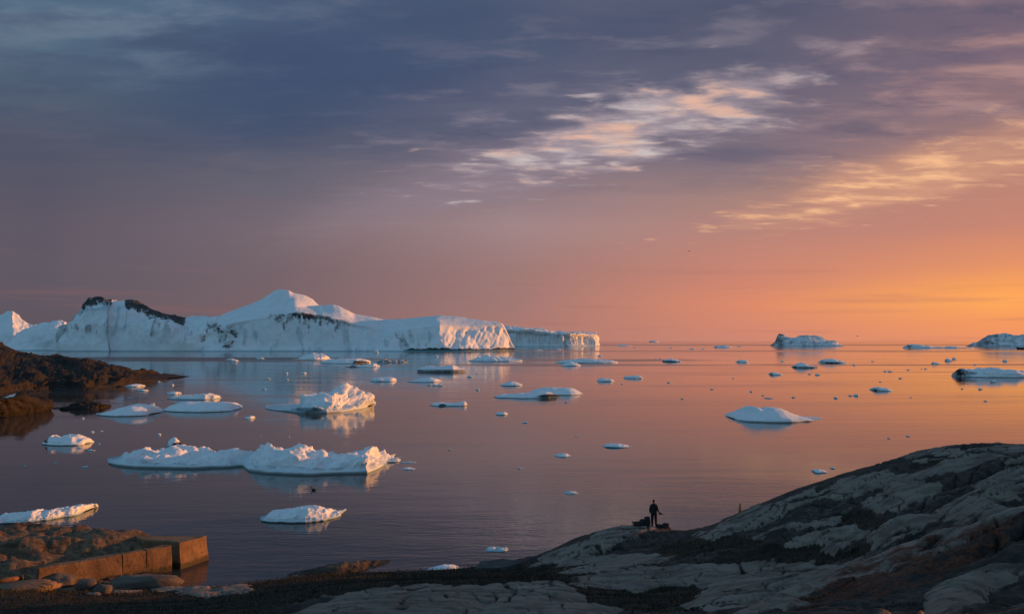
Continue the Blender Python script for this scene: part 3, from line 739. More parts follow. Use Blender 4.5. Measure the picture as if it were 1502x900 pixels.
# ------------------------------------------------------------------ floes and growlers
def floe(label, tops, base, D, name='ice_floe', cat='ice floe', edge=.55, ridge=.45, amp=.12, seed=0, mat=None, nu=None, dirt_shade_f=None, notch=.06, group=None, rough=1.0, jag=0.0, below=-.4, blue=0.0, pw=2.6):
    tops = sorted(tops); p0, p1 = tops[0][0], tops[-1][0]
    if not isinstance(base, (list, tuple)): base = [(p0, base), (p1, base)]
    nu = nu or int(np.clip((p1 - p0) * 0.9, 14, 240))
    pu = p0 + (p1 - p0) * (0.5 - 0.5 * np.cos(np.pi * np.linspace(0, 1, nu))) * .55 + (p1 - p0) * np.linspace(0, 1, nu) * .45
    ub = np.linspace(-1, 1, nu); ub = (pu - p0) / (p1 - p0) * 2 - 1
    w = np.clip(1 - np.abs(ub) ** pw, 0, 1) ** (1 / pw); w = np.maximum(w, .04)
    Yf = water_depth(np.interp(pu, [b[0] for b in base], [b[1] for b in base]))
    Y0 = float(np.mean(Yf))
    X = (pu - 751) / FPX * Y0
    rs = 1.0 / max(D, .3)
    Yf = Yf + D * .5 * (1 - w) + D * .06 * fbm(X * rs * 3, 0, seed * 1.3, 3, .5, seed + 2) * w
    Yb = Yf + D * w
    X = (pu - 751) / FPX * Yf
    Yr = Yf + ridge * (Yb - Yf)
    zr = at_depth(pu, np.interp(pu, [t[0] for t in tops], [t[1] for t in tops]), Yr)[2]
    H = max(zr.max(), .12); zr = np.maximum(zr, .05 * H)
    nh = notch * H
    def row(Y, z): return np.stack([X, Y, z], -1)
    d = Yb - Yf
    zz = np.minimum(nh, zr * .4)
    ins = np.minimum(.07 * d, .10 + .02 * H)
    L = [row(Yf + 1.4 * ins, zz * 0 + below), row(Yf + ins, zz * .55), row(Yf, zz), row(Yf + .02 * d, zz + (zr - zz) * edge * .55), row(Yf + .09 * d, zz + (zr - zz) * edge),
         row(Yf + ridge * .55 * d, zz + (zr - zz) * (edge + (1 - edge) * .72)), row(Yr, zr), row(Yr + (1 - ridge) * .5 * d, zr * .78), row(Yb - .06 * d, zr * .40), row(Yb, zz * 0 + below)]
    q = 1 if nu < 30 else (2 if nu < 90 else 3)
    sg = [1, 1, 2 * q, 2 * q, 3 * q, 3 * q, 3 * q, 2 * q, 1]
    rows = []
    for k in range(len(L) - 1):
        for j in range(sg[k]): t = j / sg[k]; rows.append(L[k] * (1 - t) + L[k + 1] * t)
    rows.append(L[-1]); P = np.stack(rows, 1)
    if nu >= 30: P = smooth_grid(P, 1, 3)
    x, y, z = P[..., 0], P[..., 1], P[..., 2]; n = grid_normals(P)
    f = .72 / H * rough; g = sstep(z, zz[:, None] * .8, zz[:, None] * 1.6 + .12 * H)
    disp = g * H * amp * (fbm(x * f * .6, y * f * .6, z * f, 5, .48, seed) * 1.8 + .42 * ridged(x * f * 1.2, y * f * 1.2, z * f * 1.3, 3, .42, seed + 7))
    if jag: disp = disp + g * H * jag * ridged(x * f * 1.1, y * f * 1.1, z * f * 1.6, 4, .6, seed + 13)
    P = P + n * disp[..., None] * -SGN
    P[0, :, 2] = np.minimum(P[0, :, 2], .3 * H); P[-1, :, 2] = np.minimum(P[-1, :, 2], .3 * H)
    px, py = project(P[..., 0], P[..., 1], P[..., 2])
    m = mat or (MAT_ICE_NEAR if Y0 < 190 else MAT_ICE_MID)
    dm = None if dirt_shade_f is None else np.clip(dirt_shade_f(px, py), 0, 1.2)
    bl = blue * sstep(z, .45 * H, .12 * H)
    return ice_from_grid(name, P, label, cat, m, dm, bl, group)

def spot(*e, amt=1.0):
    return lambda px, py: amt * sstep(ell(px, py, *e) + .6 * pnoise(px * .2, py * .3, 0, 3), 1.1, .4)

floe('long lumpy white floe with two humps and a sunlit right flank',
     [(161, 674), (165, 667), (172, 660), (180, 657.5), (188, 656), (197, 661), (208, 657), (222, 652.5), (238, 651), (252, 651), (268, 655), (284, 656), (304, 653.5), (322, 653), (336, 658), (346, 662), (354, 655), (364, 648.5), (376, 646), (390, 651), (402, 653), (412, 648), (420, 645.5), (430, 648), (440, 649), (447, 657), (458, 656), (470, 657.5), (480, 661), (494, 659), (508, 652), (520, 649.5), (530, 647.5), (538, 650), (548, 660), (560, 668), (570, 675)],
     [(161, 682), (200, 686), (270, 687.5), (330, 686), (358, 684), (366, 691), (400, 695.5), (450, 696.5), (540, 694.5), (556, 688), (570, 681)], 13, edge=.68, ridge=.5, amp=.12, jag=.13, rough=1.45, seed=3, notch=.08, nu=260, blue=.3, pw=9)
floe('small jagged ice lump touching the right tip of the long floe', [(550, 668), (556, 660), (564, 661), (572, 664), (580, 666), (588, 670)], 678, 3.5, amp=.18, jag=.2, seed=4)
floe('little brown stained ice lump behind the long lumpy floe', [(246, 650), (249, 643), (256, 640.5), (262, 643), (266, 647), (269, 652)], 655, 3, amp=.2, jag=.2, seed=6, dirt_shade_f=spot(262, 653, 12, 6, amt=.9))
floe('smooth white domed growler with a pink right slope', [(143, 608), (149, 601), (160, 597), (172, 594), (185, 592), (197, 592.5), (206, 596), (215, 602), (222, 608)], 610.5, 14, edge=.35, amp=.05, seed=7, notch=.07)
floe('flat backed smooth floe below the thin jagged slab', [(238.5, 601), (243, 594), (252, 590), (265, 588.5), (290, 588.5), (312, 588.5), (326, 590), (336, 596), (345, 602)], 604.5, 16, edge=.5, amp=.05, seed=8, notch=.08)
floe('thin jagged slab floe behind the flat backed floe', [(246, 583), (252, 578.5), (262, 577), (274, 578), (284, 577), (298, 575), (305, 576.5), (314, 577), (320, 582)], 586, 10, edge=.7, amp=.16, jag=.15, seed=9)
floe('slim scrap of ice off the thin jagged slab', [(245, 576), (250, 574), (258, 574), (263, 577)], 578.5, 5, amp=.15, seed=10)
floe('craggy broken iceberg with a toothed top and orange right side',
     [(390, 601), (398, 597), (410, 596), (422, 592), (430, 587), (435, 577), (442, 574), (448, 570.5), (460, 568), (470, 567), (478, 566), (484, 562), (488, 561), (496, 565), (503, 569), (514, 572), (522, 575.5), (530, 579), (536, 583.5), (538.5, 590), (540, 597)],
     [(390, 602), (425, 604), (445, 606), (480, 606.5), (500, 605), (520, 602), (540, 600)], 26, name='iceberg', cat='iceberg', edge=.40, amp=.20, jag=.07, seed=14, notch=.05, nu=230, rough=1.53, pw=4, blue=.4, dirt_shade_f=lambda px, py: .55 * sstep(ell(px, py, 452, 601, 28, 5), 1, .3) + .25 * sstep(fbm(px * .12, py * .12, 1, 4, .6, 5), .05, .4))
floe('knobbly white floe with a small upright tooth on its left', [(65, 645), (68, 636), (71, 632), (75, 637), (84, 634), (94, 632.5), (104, 634), (110, 640), (117, 641), (124, 643), (128, 650)], 653.5, 6, amp=.13, jag=.08, seed=16, dirt_shade_f=spot(67, 644, 5, 6, amt=.6))
floe('long tongue of ice running along the shore above the pier', [(-70, 766), (-40, 757), (0, 753), (14, 750), (30, 748.5), (46, 744.5), (58, 747), (70, 744), (84, 741.5), (98, 739), (112, 738.5), (121, 741), (127.5, 749)], [(-70, 778), (0, 769), (50, 766), (90, 760), (118, 756), (128, 752)], 4.2, edge=.68, amp=.12, jag=.10, rough=1.4, seed=18, notch=.08, nu=200, blue=.4, pw=8)
floe('white floe with a blunt stub at its right floating off the pier', [(385, 760), (388, 752), (396, 746.5), (406, 745), (420, 744.5), (436, 742), (452, 740.5), (466, 740), (476, 743), (484, 748.5), (492, 747.5), (499, 748), (502.5, 754)], [(385, 765), (410, 767), (450, 767), (476, 764), (502, 758)], 4.0, edge=.70, amp=.11, jag=.07, rough=1.3, seed=20, notch=.08, nu=160, blue=.4, pw=8)
floe('white ice lump grounded beside the mossy shore', [(627, 838), (636, 832), (648, 829), (658, 828.5), (668, 832), (679, 838)], 841, 2.2, amp=.1, seed=22)
floe('small pink and white bit of ice afloat off the mossy shore', [(711, 806), (717, 802.5), (724, 801), (730, 803), (737, 801), (743, 801.5), (746, 805)], 809, 1.6, amp=.2, jag=.2, seed=24)
floe('low flat floe with a dark stained right end', [(724, 581), (735, 578), (752, 576.5), (775, 576), (792, 574), (803, 574), (815, 577), (823, 581)], 584, 14, edge=.6, amp=.12, seed=26, dirt_shade_f=lambda px, py: .6 * sstep(ell(px, py, 810, 581, 22, 5), 1.2, .1) + .35 * sstep(py, 577.5, 580) * sstep(px, 770, 790))
floe('white humped floe behind the dark ended one', [(774, 577), (784, 571.5), (798, 568), (812, 567), (830, 567.5), (842, 569), (851, 573), (855.5, 577)], 579.5, 18, edge=.35, amp=.07, seed=28)
floe('smooth blue grey iceberg mirrored alone in orange water', [(1076, 615), (1082, 610), (1090, 606.5), (1100, 604.5), (1108, 603), (1113, 598), (1118, 594.5), (1124, 593.5), (1128, 596), (1136, 597), (1150, 596), (1158, 597), (1168, 601), (1178, 606), (1190, 610.5), (1200, 614), (1204, 617)], 619.5, 20, name='iceberg', cat='iceberg', edge=.38, amp=.05, seed=30, notch=.10, nu=190)
floe('long flat grey floe with a dark left end under the bright sunset', [(1408.5, 545), (1411, 540), (1415, 539), (1418, 536.5), (1423, 539), (1436, 540), (1446, 538.5), (1462, 538), (1480, 539.5), (1496, 540), (1520, 543), (1540, 547)], 553.5, 22, edge=.8, amp=.12, jag=.06, seed=32, dirt_shade_f=lambda px, py: .42 * sstep(px, 1438, 1418) * sstep(py, 540, 545) + .3 * sstep(fbm(px * .08, py * .2, 1, 3, .6, 5), .1, .4))
floe('ragged low ice field between horizon bergs', [(1333, 508), (1337, 504.5), (1345, 503), (1353, 504), (1360, 503.5), (1368, 505.5), (1380, 507), (1400, 507), (1428, 508)], 510.5, 90, edge=.7, amp=.2, jag=.2, seed=34, mat=MAT_ICE_MID)
floe('peaked floe nearest the foot of the long iceberg', [(429, 526), (437, 522), (446, 518), (453, 516), (461, 517.5), (470, 519), (477, 521.5), (481, 526)], 527.5, 40, amp=.14, jag=.12, seed=36)
floe('flat floe adjoining the peaked floe', [(471, 530), (477, 527), (490, 525.5), (508, 525.5), (522, 525), (532, 527), (541, 531)], 533, 40, edge=.7, amp=.1, seed=38, dirt_shade_f=spot(528, 531, 14, 2.5, amt=.8))
floe('thin dark edged slip of ice before the flat floe', [(506, 537), (515, 535), (530, 534), (542, 533), (548, 531), (556, 537)], 538.5, 18, amp=.15, jag=.15, seed=40, dirt_shade_f=spot(515, 537, 12, 2, amt=.6))
floe('brownish stained floe with uneven top', [(552, 529), (556, 525.5), (561, 524.5), (567, 527), (576, 526), (584, 527), (590, 526.5), (597, 529.5)], 531.5, 26, amp=.18, jag=.2, seed=42, dirt_shade_f=lambda px, py: .45 + .4 * pnoise(px * .3, py * .4, 0, 1))
floe('short slab floe with a rounded top and lit right tip', [(543, 557), (547, 553.5), (556, 552), (570, 553), (576, 553), (580.5, 557)], 559.5, 12, edge=.7, amp=.12, seed=44)
floe('low pale floe with a tapering left point', [(597, 559), (606, 556), (618, 554), (630, 553), (638, 554.5), (646.5, 558.5)], 560.5, 16, amp=.09, seed=46)
floe('dark sided slab floe with a raised right corner', [(612.5, 542), (616, 538), (628, 537), (645, 537.5), (654, 535), (663, 534.5), (670, 538), (683, 543)], 546, 26, edge=.8, amp=.1, seed=48, dirt_shade_f=lambda px, py: .55 * sstep(py, 540, 543))
floe('white floe with scattered lumps in front of the sunlit fluted end', [(687, 527), (694, 524), (700, 519), (706, 520), (716, 517), (726, 518), (734, 520), (746, 522.5), (758, 524), (767, 528)], 530, 46, edge=.5, amp=.16, jag=.12, seed=50)
floe('small domed floe left of the white humped one', [(734, 564), (742, 560.5), (750, 558.5), (756, 559), (762, 561.5), (767, 564)], 566, 12, amp=.05, seed=52)
floe('narrow ice bar with a knob at its right end', [(630, 593), (638, 590.5), (647, 589.5), (656, 591), (668, 590.5), (675, 590), (679, 587), (683, 588), (685.5, 594)], 595.5, 7, edge=.7, amp=.12, seed=54, dirt_shade_f=spot(649, 594, 6, 3, amt=.9))
floe('tiny flat tile of ice below the dark ended floe', [(727, 606), (731, 604), (740, 603.5), (745, 606)], 608.5, 5, edge=.8, amp=.06, seed=56)
floe('long thin white floe on the way to the tabular iceberg', [(815, 531), (824, 528), (840, 527), (858, 525.5), (874, 526), (888, 527), (898, 527.5), (906, 530)], 532.5, 30, edge=.75, amp=.1, seed=58)
floe('small floe tucked against the long thin one', [(823, 534.5), (830, 532), (838, 530), (846, 531.5), (852, 535)], 536.5, 18, amp=.1, seed=60)
for lab, a, b_, base, top, D, sd_ in [
    ('little rounded floe with a lit right tip, beside its twin slab', 876, 902, 559.5, 553, 10, 61), ('small slab floe sharing the calm with a rounded neighbour', 915, 944, 555, 549, 11, 62),
    ('narrow dark fronted floe with a bright right end', 973, 1003, 530.5, 525.5, 22, 63), ('small blue floe alone on the pink water', 1083, 1100, 531.5, 526.5, 18, 64),
    ('flat two lobed floe next to the dark capped one', 1206, 1245, 532.5, 525, 24, 65), ('small bluish floe amid the wind streak', 1132, 1149, 550, 544.5, 12, 66),
    ('grey green slab floe on the wind line before the bright floe', 1285, 1311, 573.5, 566.5, 10, 67), ('flat dark fronted ice plate floating over the figure', 883, 926, 656.5, 650, 4, 68),
    ('thin little ice plate drifting off the ice bar', 812, 838, 670.5, 664.5, 3.5, 69), ('flat sliver of ice in the dim inlet', 826, 848, 724.5, 720, 1.8, 70),
    ('pale bit of ice off the grey hill slope', 1191, 1213, 693.5, 686.5, 2.2, 71), ('small white floe lodged by the headland shore', 183, 207, 567.5, 562, 9, 72),
    ('white ice block resting among the headland rocks', 6, 30, 584, 575.5, 7, 73), ('sliver of ice on the sea by the far ice field', 1050, 1074, 509.5, 505.5, 60, 74),
    ('thin ice strip close to the lumpy floe tip', 585, 612, 679, 676.5, 1.6, 75), ('small ice chip under the thin strip', 589, 610, 689, 684.5, 1.8, 76),
    ('small white lump alone between two smooth growlers', 359, 372, 614.5, 609, 4, 77)]:
    rng = random.Random(sd_); w_ = b_ - a; hgt = base - top
    k = rng.uniform(.35, .65)
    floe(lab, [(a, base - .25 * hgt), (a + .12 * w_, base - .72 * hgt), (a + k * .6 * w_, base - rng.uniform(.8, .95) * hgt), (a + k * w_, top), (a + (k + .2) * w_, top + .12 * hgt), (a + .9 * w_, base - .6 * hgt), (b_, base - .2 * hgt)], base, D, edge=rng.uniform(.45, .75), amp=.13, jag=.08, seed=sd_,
         dirt_shade_f=spot(a + .3 * w_, base, .45 * w_, 2.5, amt=.7) if 'dark' in lab else None)
floe('dark hulled floe with a small pale cap', [(1167, 537), (1173, 535), (1178, 531.5), (1183, 530.5), (1190, 534), (1199, 537)], 539.5, 18, edge=.4, amp=.08, seed=80, dirt_shade_f=lambda px, py: .5 * sstep(py, 534.5, 538))

# crumbs of brash ice
CRUMB = [(962, 527, 4), (968, 526.5, 4), (1147, 530, 5), (1044, 571, 6), (1101, 574.5, 5), (1118, 580, 4), (1128, 584.5, 15), (1163, 583, 7), (1187, 549, 5), (1199, 550, 8), (912, 563, 4), (1253, 535.5, 6), (1298, 544.8, 5), (1305, 545, 7), (1332, 542.5, 5), (1351, 540.5, 3), (1357, 541, 4),
         (1373, 534, 13), (1392, 529.5, 11), (1225, 584, 6), (1246, 580.5, 6), (1255, 580.5, 8), (1335, 583, 4), (1410, 570.5, 4), (1437, 571, 7), (1457, 560.5, 10), (1444, 588.5, 5), (1219, 687, 9), (762, 687.5, 9), (770, 620, 9), (690, 553, 9), (701, 572, 6), (630, 565, 7), (638, 565.5, 12), (646, 566, 9), (420, 548, 6), (445, 548, 10), (421, 557, 6), (388, 571, 7), (394, 556, 8),
         (338, 528, 16), (344, 530, 12), (382, 526.5, 12), (208, 573.5, 18), (233, 560, 6), (253, 565, 6), (240, 586.5, 5), (224, 593, 9), (123, 614, 5), (137, 634, 7), (150, 632.5, 6), (147, 651, 5), (136, 661, 12), (85, 679, 6), (128, 685.5, 11), (235, 638, 7), (40, 684, 6), (520, 628, 5), (425, 641, 4), (383, 640, 4), (1015, 512, 9), (915, 507, 22), (931, 510, 5), (984, 510, 6), (1031, 512, 5),
         (1085, 508, 8), (880, 522, 8), (552, 517, 8), (640, 523, 8), (790, 514, 12), (820, 513, 8), (700, 548, 5), (830, 590, 5), (845, 640, 5), (1000, 585, 5), (1330, 640, 6), (1302, 643, 5), (660, 660, 5), (980, 561, 5), (1075, 555, 4), (1130, 600, 4), (1290, 560, 4), (1320, 555, 5), (1475, 530, 7), (1400, 527, 7), (1430, 535, 5), (1280, 530, 5)]
NEAR = [(200, 580, 'the two smooth growlers'), (90, 640, 'the knobbly tooth floe'), (60, 690, 'the dim shore water above the pier'), (400, 550, 'the craggy broken iceberg'), (370, 525, 'the foot of the long peaked iceberg'), (240, 640, 'the brown stained lump'), (640, 565, 'the low pale floe'), (760, 620, 'the tiny flat tile'),
        (690, 550, 'the small domed floe'), (800, 512, 'the tabular iceberg'), (950, 512, 'the faint horizon speck'), (965, 528, 'the narrow dark fronted floe'), (920, 565, 'the little rounded floe'), (1030, 580, 'the pink open stretch of water'), (1060, 512, 'the horizon sliver'), (1130, 582, 'the smooth mirrored iceberg'), (1190, 548, 'the dark hulled floe'), (1250, 580, 'the grey green slab floe'),
        (1300, 545, 'the wind line'), (1380, 532, 'the ragged low ice field'), (1440, 570, 'the long flat grey floe'), (1250, 685, 'the grey hill slope'), (450, 640, 'the long lumpy floe'), (1310, 640, 'the bright empty bay')]
for i, (cx, by, w_) in enumerate(CRUMB):
    rng = random.Random(900 + i); hgt = rng.uniform(.28, .55) * min(w_, 9) * (.55 if by < 515 else 1)
    Dp = w_ / FPX * water_depth(by) * rng.uniform(.7, 1.3)
    k = rng.uniform(.3, .7); a = cx - w_ / 2
    near_ = min(NEAR, key=lambda q: (q[0] - cx) ** 2 + (3 * (q[1] - by)) ** 2)[2]
    floe('tiny crumb of drift ice near ' + near_, [(a, by - .2 * hgt), (a + .15 * w_, by - .7 * hgt), (a + k * w_, by - hgt), (a + .85 * w_, by - .6 * hgt), (a + w_, by - .15 * hgt)], by, Dp, name='ice_crumb', cat='ice', amp=.2, jag=.12, seed=900 + i, nu=14, group='crumbs of drift ice')
# very distant specks on the horizon
floe('faint far iceberg speck exactly on the horizon line', [(955, 500.6), (958, 499.6), (961, 498.4), (964, 499.7), (967, 500.6)], 501.4, 500, name='iceberg', cat='iceberg', amp=.1, seed=991, mat=MAT_ICE_FAR, below=-3)

# ------------------------------------------------------------------ headland and skerries on the left
def headland():
    shore = [(-170, 620), (-60, 594), (0, 583), (45, 578), (80, 574), (130, 574), (160, 570), (200, 562.5), (230, 558.5), (254, 555.5), (257, 555.2)]
    sil = [(-170, 478), (-60, 498), (0, 505), (10, 508.5), (22, 514), (40, 515.5), (60, 518), (80, 519.5), (104, 521), (120, 525), (140, 530), (158, 533), (175, 535), (190, 539.5), (205, 545), (220, 549), (236, 552.5), (250, 555), (257, 555.5)]
    pu = np.linspace(-170, 246, 140)
    sh = np.interp(pu, [s[0] for s in shore], [s[1] for s in shore]); si = np.interp(pu, [s[0] for s in sil], [s[1] for s in sil])
    Y0 = water_depth(sh); Yt = Y0 + np.interp(pu, [-170, 0, 100, 200, 257], [70, 95, 75, 30, 3])
    L0 = [(p, None, y) for p, y in zip(pu, Y0)]
    mk = lambda t, d: [(p, a + (b - a) * t, y0 + (y1 - y0) * d) for p, a, b, y0, y1 in zip(pu, sh, si, Y0, Yt)]
    P = loft([L0, mk(.30, .10), mk(.62, .42), mk(1, 1)], -170, 246, 420, [26, 26, 26], back=50, below=-1.5)
    x, y, z = P[..., 0], P[..., 1], P[..., 2]; n = grid_normals(P)
    h = np.clip(z / 2.2, 0, 1) * np.clip((246 - np.linspace(-170, 246, 420)) / 60, .12, 1)[:, None]
    a = R(35); u = x * math.cos(a) + y * math.sin(a); v = -x * math.sin(a) + y * math.cos(a)
    disp = h * (1.1 * fbm(x * .09, y * .06, z * .12, 5, .55, 2) + 1.3 * (ridged(x * .11 + z * .1, y * .06, z * .22, 5, .6, 4) - .8) + .45 * fbm(x * .5, y * .4, z * .7, 3, .55, 6))
    P = P + n * disp[..., None] * -SGN
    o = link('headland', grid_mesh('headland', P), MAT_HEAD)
    tag(o, 'brown rock headland sloping into the fjord', kind='structure')
headland()
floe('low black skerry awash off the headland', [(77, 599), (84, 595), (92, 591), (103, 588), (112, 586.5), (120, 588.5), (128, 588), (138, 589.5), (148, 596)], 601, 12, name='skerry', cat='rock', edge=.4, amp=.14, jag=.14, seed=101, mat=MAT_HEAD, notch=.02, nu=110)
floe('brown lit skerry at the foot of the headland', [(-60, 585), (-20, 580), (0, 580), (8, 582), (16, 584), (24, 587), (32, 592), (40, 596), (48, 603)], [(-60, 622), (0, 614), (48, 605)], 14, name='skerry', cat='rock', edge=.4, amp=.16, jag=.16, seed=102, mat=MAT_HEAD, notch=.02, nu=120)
floe('long brown ledge of rock catching orange light beyond the heath', [(425, 842), (440, 838), (458, 835), (474, 829), (490, 826), (506, 823), (520, 821.5), (534, 822), (540, 826), (548, 823.5), (556, 826), (574, 827)], [(425, 850), (500, 843), (540, 836), (574, 829)], 2.6, name='rock_ledge', cat='rock', edge=.45, amp=.12, jag=.08, seed=103, mat=MAT_BROWN, notch=.03, nu=150, below=-.8)

# ------------------------------------------------------------------ small mesh helpers
def mesh_from(name, V, F, mat, parent=None, smooth=False):
    me = bpy.data.meshes.new(name); me.from_pydata([tuple(v) for v in V], [], F); me.update()
    if smooth: me.polygons.foreach_set('use_smooth', [True] * len(me.polygons))
    return link(name, me, mat, parent)
def prism(name, bot, top, mat, parent=None, bevel=0.03, cuts=0, wob=0.0, seed=0):
    """bot / top: matching rings of 3D points, counter-clockwise from above"""
    bm = bmesh.new(); n = len(bot)
    b = [bm.verts.new(p) for p in bot]; t = [bm.verts.new(p) for p in top]
    bm.faces.new(b[::-1]); bm.faces.new(t)
    for i in range(n): bm.faces.new((b[i], b[(i + 1) % n], t[(i + 1) % n], t[i]))
    bmesh.ops.recalc_face_normals(bm, faces=bm.faces)
    if bevel: bmesh.ops.bevel(bm, geom=bm.edges[:], offset=bevel, segments=2, affect='EDGES', profile=.6)
    if cuts:
        bmesh.ops.subdivide_edges(bm, edges=[e for e in bm.edges if e.calc_length() > .25], cuts=cuts, use_grid_fill=True)
        rng = np.random.default_rng(seed)
        co = np.array([v.co[:] for v in bm.verts])
        dz_ = wob * np.stack([fbm(co[:, 0] * 1.3, co[:, 1] * 1.3, co[:, 2] * 1.3 + k * 9, 3, .5, seed + k) for k in range(3)], -1)
        for v, d in zip(bm.verts, dz_): v.co += Vector(d)
    me = bpy.data.meshes.new(name); bm.to_mesh(me); bm.free()
    return link(name, me, mat, parent)
def lump_mesh(name, size, mat, parent=None, loc=(0, 0, 0), seed=0, amp=.18, freq=2.2, sub=3, flat=0.0, rz=0.0, square=1.0):
    bm = bmesh.new(); bmesh.ops.create_icosphere(bm, subdivisions=sub, radius=1.0)
    co = np.array([v.co[:] for v in bm.verts])
    if square != 1.0: co = np.sign(co) * np.abs(co) ** square
    d = 1 + amp * fbm(co[:, 0] * freq + seed, co[:, 1] * freq, co[:, 2] * freq, 4, .55, seed) + .5 * amp * ridged(co[:, 0] * freq, co[:, 1] * freq + seed, co[:, 2] * freq, 2, .5, seed + 3)
    co = co * d[:, None] * np.array(size) * .5
    if flat: co[:, 2] = np.maximum(co[:, 2], -flat * size[2] * .5)
    c, s_ = math.cos(rz), math.sin(rz)
    for v, p in zip(bm.verts, co): v.co = (p[0] * c - p[1] * s_ + loc[0], p[0] * s_ + p[1] * c + loc[1], p[2] + loc[2])
    for f in bm.faces: f.smooth = True
    me = bpy.data.meshes.new(name); bm.to_mesh(me); bm.free()
    return link(name, me, mat, parent)
def tube(name, pts_, rad, mat, parent=None, seg=8):
    """a tapered tube through 3D points"""
    V, F = [], []; n = len(pts_)
    rad = [rad] * n if not isinstance(rad, (list, tuple)) else rad
    for i, p in enumerate(pts_):
        p = Vector(p); d = (Vector(pts_[min(i + 1, n - 1)]) - Vector(pts_[max(i - 1, 0)])).normalized()
        a = d.orthogonal().normalized(); b = d.cross(a)
        for k in range(seg):
            t = 2 * math.pi * k / seg; V.append(p + (a * math.cos(t) + b * math.sin(t)) * rad[i])
    for i in range(n - 1):
        for k in range(seg): F.append((i * seg + k, i * seg + (k + 1) % seg, (i + 1) * seg + (k + 1) % seg, (i + 1) * seg + k))
    F.append(tuple(range(seg))[::-1]); F.append(tuple(range((n - 1) * seg, n * seg)))
    return mesh_from(name, V, F, mat, parent, True)

# ------------------------------------------------------------------ concrete pier
def concrete():
    m, nt, b = new_mat('weathered_concrete')
    pos = geo_pos(nt); x, y, z = sep(nt, pos)
    n1 = noise(nt, pos, 0.9, 6.0, 0.6); n2 = noise(nt, pos, 6.0, 5.0, 0.65)
    run = noise(nt, mapping(nt, pos, scale=(1, 1, 0.14)), 2.6, 5.0, 0.6)
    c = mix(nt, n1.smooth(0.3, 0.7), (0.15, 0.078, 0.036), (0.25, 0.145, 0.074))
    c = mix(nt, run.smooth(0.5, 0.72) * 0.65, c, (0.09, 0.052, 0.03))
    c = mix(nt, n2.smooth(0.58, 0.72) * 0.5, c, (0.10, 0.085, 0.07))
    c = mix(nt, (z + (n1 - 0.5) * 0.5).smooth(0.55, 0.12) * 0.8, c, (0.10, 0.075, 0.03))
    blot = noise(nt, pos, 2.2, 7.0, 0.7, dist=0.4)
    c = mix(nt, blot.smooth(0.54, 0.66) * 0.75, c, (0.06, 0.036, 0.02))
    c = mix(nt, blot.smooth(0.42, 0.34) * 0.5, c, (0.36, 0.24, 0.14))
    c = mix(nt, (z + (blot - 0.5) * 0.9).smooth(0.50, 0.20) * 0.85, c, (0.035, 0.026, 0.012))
    setin(nt, b, 'Base Color', c); b.inputs['Roughness'].default_value = 0.85
    board = noise(nt, mapping(nt, pos, scale=(0.15, 0.15, 1)), 5.0, 2.0, 0.5)
    bump(nt, b, n2 * 0.6 + blot * 0.8 + board * 0.5, 0.07, 0.9)
    return m
MAT_CON = concrete()
def build_pier():
    A = np.array([-27.9, 52.8]); B = np.array([-22.3, 58.65]); d = (B - A) / np.linalg.norm(B - A); nrm = np.array([d[1], -d[0]])   # nrm faces camera right
    root = empty('concrete_pier', (A[0], A[1], 0)); tag(root, 'weathered concrete pier wall glowing orange in low sun', 'pier')
    L = np.linalg.norm(B - A); zt = 1.62
    off = np.array([A[0], A[1]])
    def P(s, t, z): q = A + d * s + nrm * t - off; return (q[0], q[1], z)
    cuts = [0, .60 * L, .79 * L, L]
    for k in range(3):
        s0, s1 = cuts[k] + (.025 if k else 0), cuts[k + 1]
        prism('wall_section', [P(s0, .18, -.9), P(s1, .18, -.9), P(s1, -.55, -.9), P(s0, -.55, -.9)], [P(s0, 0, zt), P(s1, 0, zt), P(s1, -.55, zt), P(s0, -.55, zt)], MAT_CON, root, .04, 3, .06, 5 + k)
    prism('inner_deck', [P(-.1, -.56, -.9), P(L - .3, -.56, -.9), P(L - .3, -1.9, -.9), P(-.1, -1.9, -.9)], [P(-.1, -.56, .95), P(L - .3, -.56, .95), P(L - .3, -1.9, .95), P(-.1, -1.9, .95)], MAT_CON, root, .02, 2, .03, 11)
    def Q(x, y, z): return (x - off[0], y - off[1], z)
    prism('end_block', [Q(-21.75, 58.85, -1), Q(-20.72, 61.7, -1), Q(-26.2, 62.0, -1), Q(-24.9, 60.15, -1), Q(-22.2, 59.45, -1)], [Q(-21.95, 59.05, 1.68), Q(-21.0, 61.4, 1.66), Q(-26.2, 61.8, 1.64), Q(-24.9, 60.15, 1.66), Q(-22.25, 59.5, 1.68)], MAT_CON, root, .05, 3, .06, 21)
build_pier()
# boulders round the pier foot
for lab, px_, py_, w_, h_, dp, sd_, mt in [
    ('broad dark brown boulder against the lit pier wall', 212, 860, 3.9, .95, 1.8, 31, MAT_BOULDER), ('grey faceted boulder at the near end of the pier wall', 88, 858, 1.5, .95, 1.2, 32, MAT_BOULDER),
    ('small pointed dark stone below the pier wall', 127, 861, 1.1, .7, .9, 33, MAT_BOULDER), ('low brown slab of rock beside the rusty pipe', 38, 866, 3.0, .7, 1.6, 34, MAT_BROWN),
    ('rounded stone wedged between slab and pipe end', 60, 846, 1.0, .7, .9, 35, MAT_BOULDER), ('small dark stone in the heath under the broad boulder', 150, 868, .8, .5, .7, 36, MAT_BOULDER)]:
    x_, y_, z_ = ground_at(px_, py_, 30, 58)
    o = lump_mesh('boulder', (w_, dp, h_), mt, seed=sd_, amp=.22, freq=1.5, flat=.55, rz=.1 * (sd_ % 5), square=.8)
    o.location = (x_, y_, z_ + h_ * .18); tag(o, lab, 'boulder')
MAT_RUST = plain('rusty_iron', (0.22, 0.10, 0.045), 0.7, .35, 3.0, .2, .01)
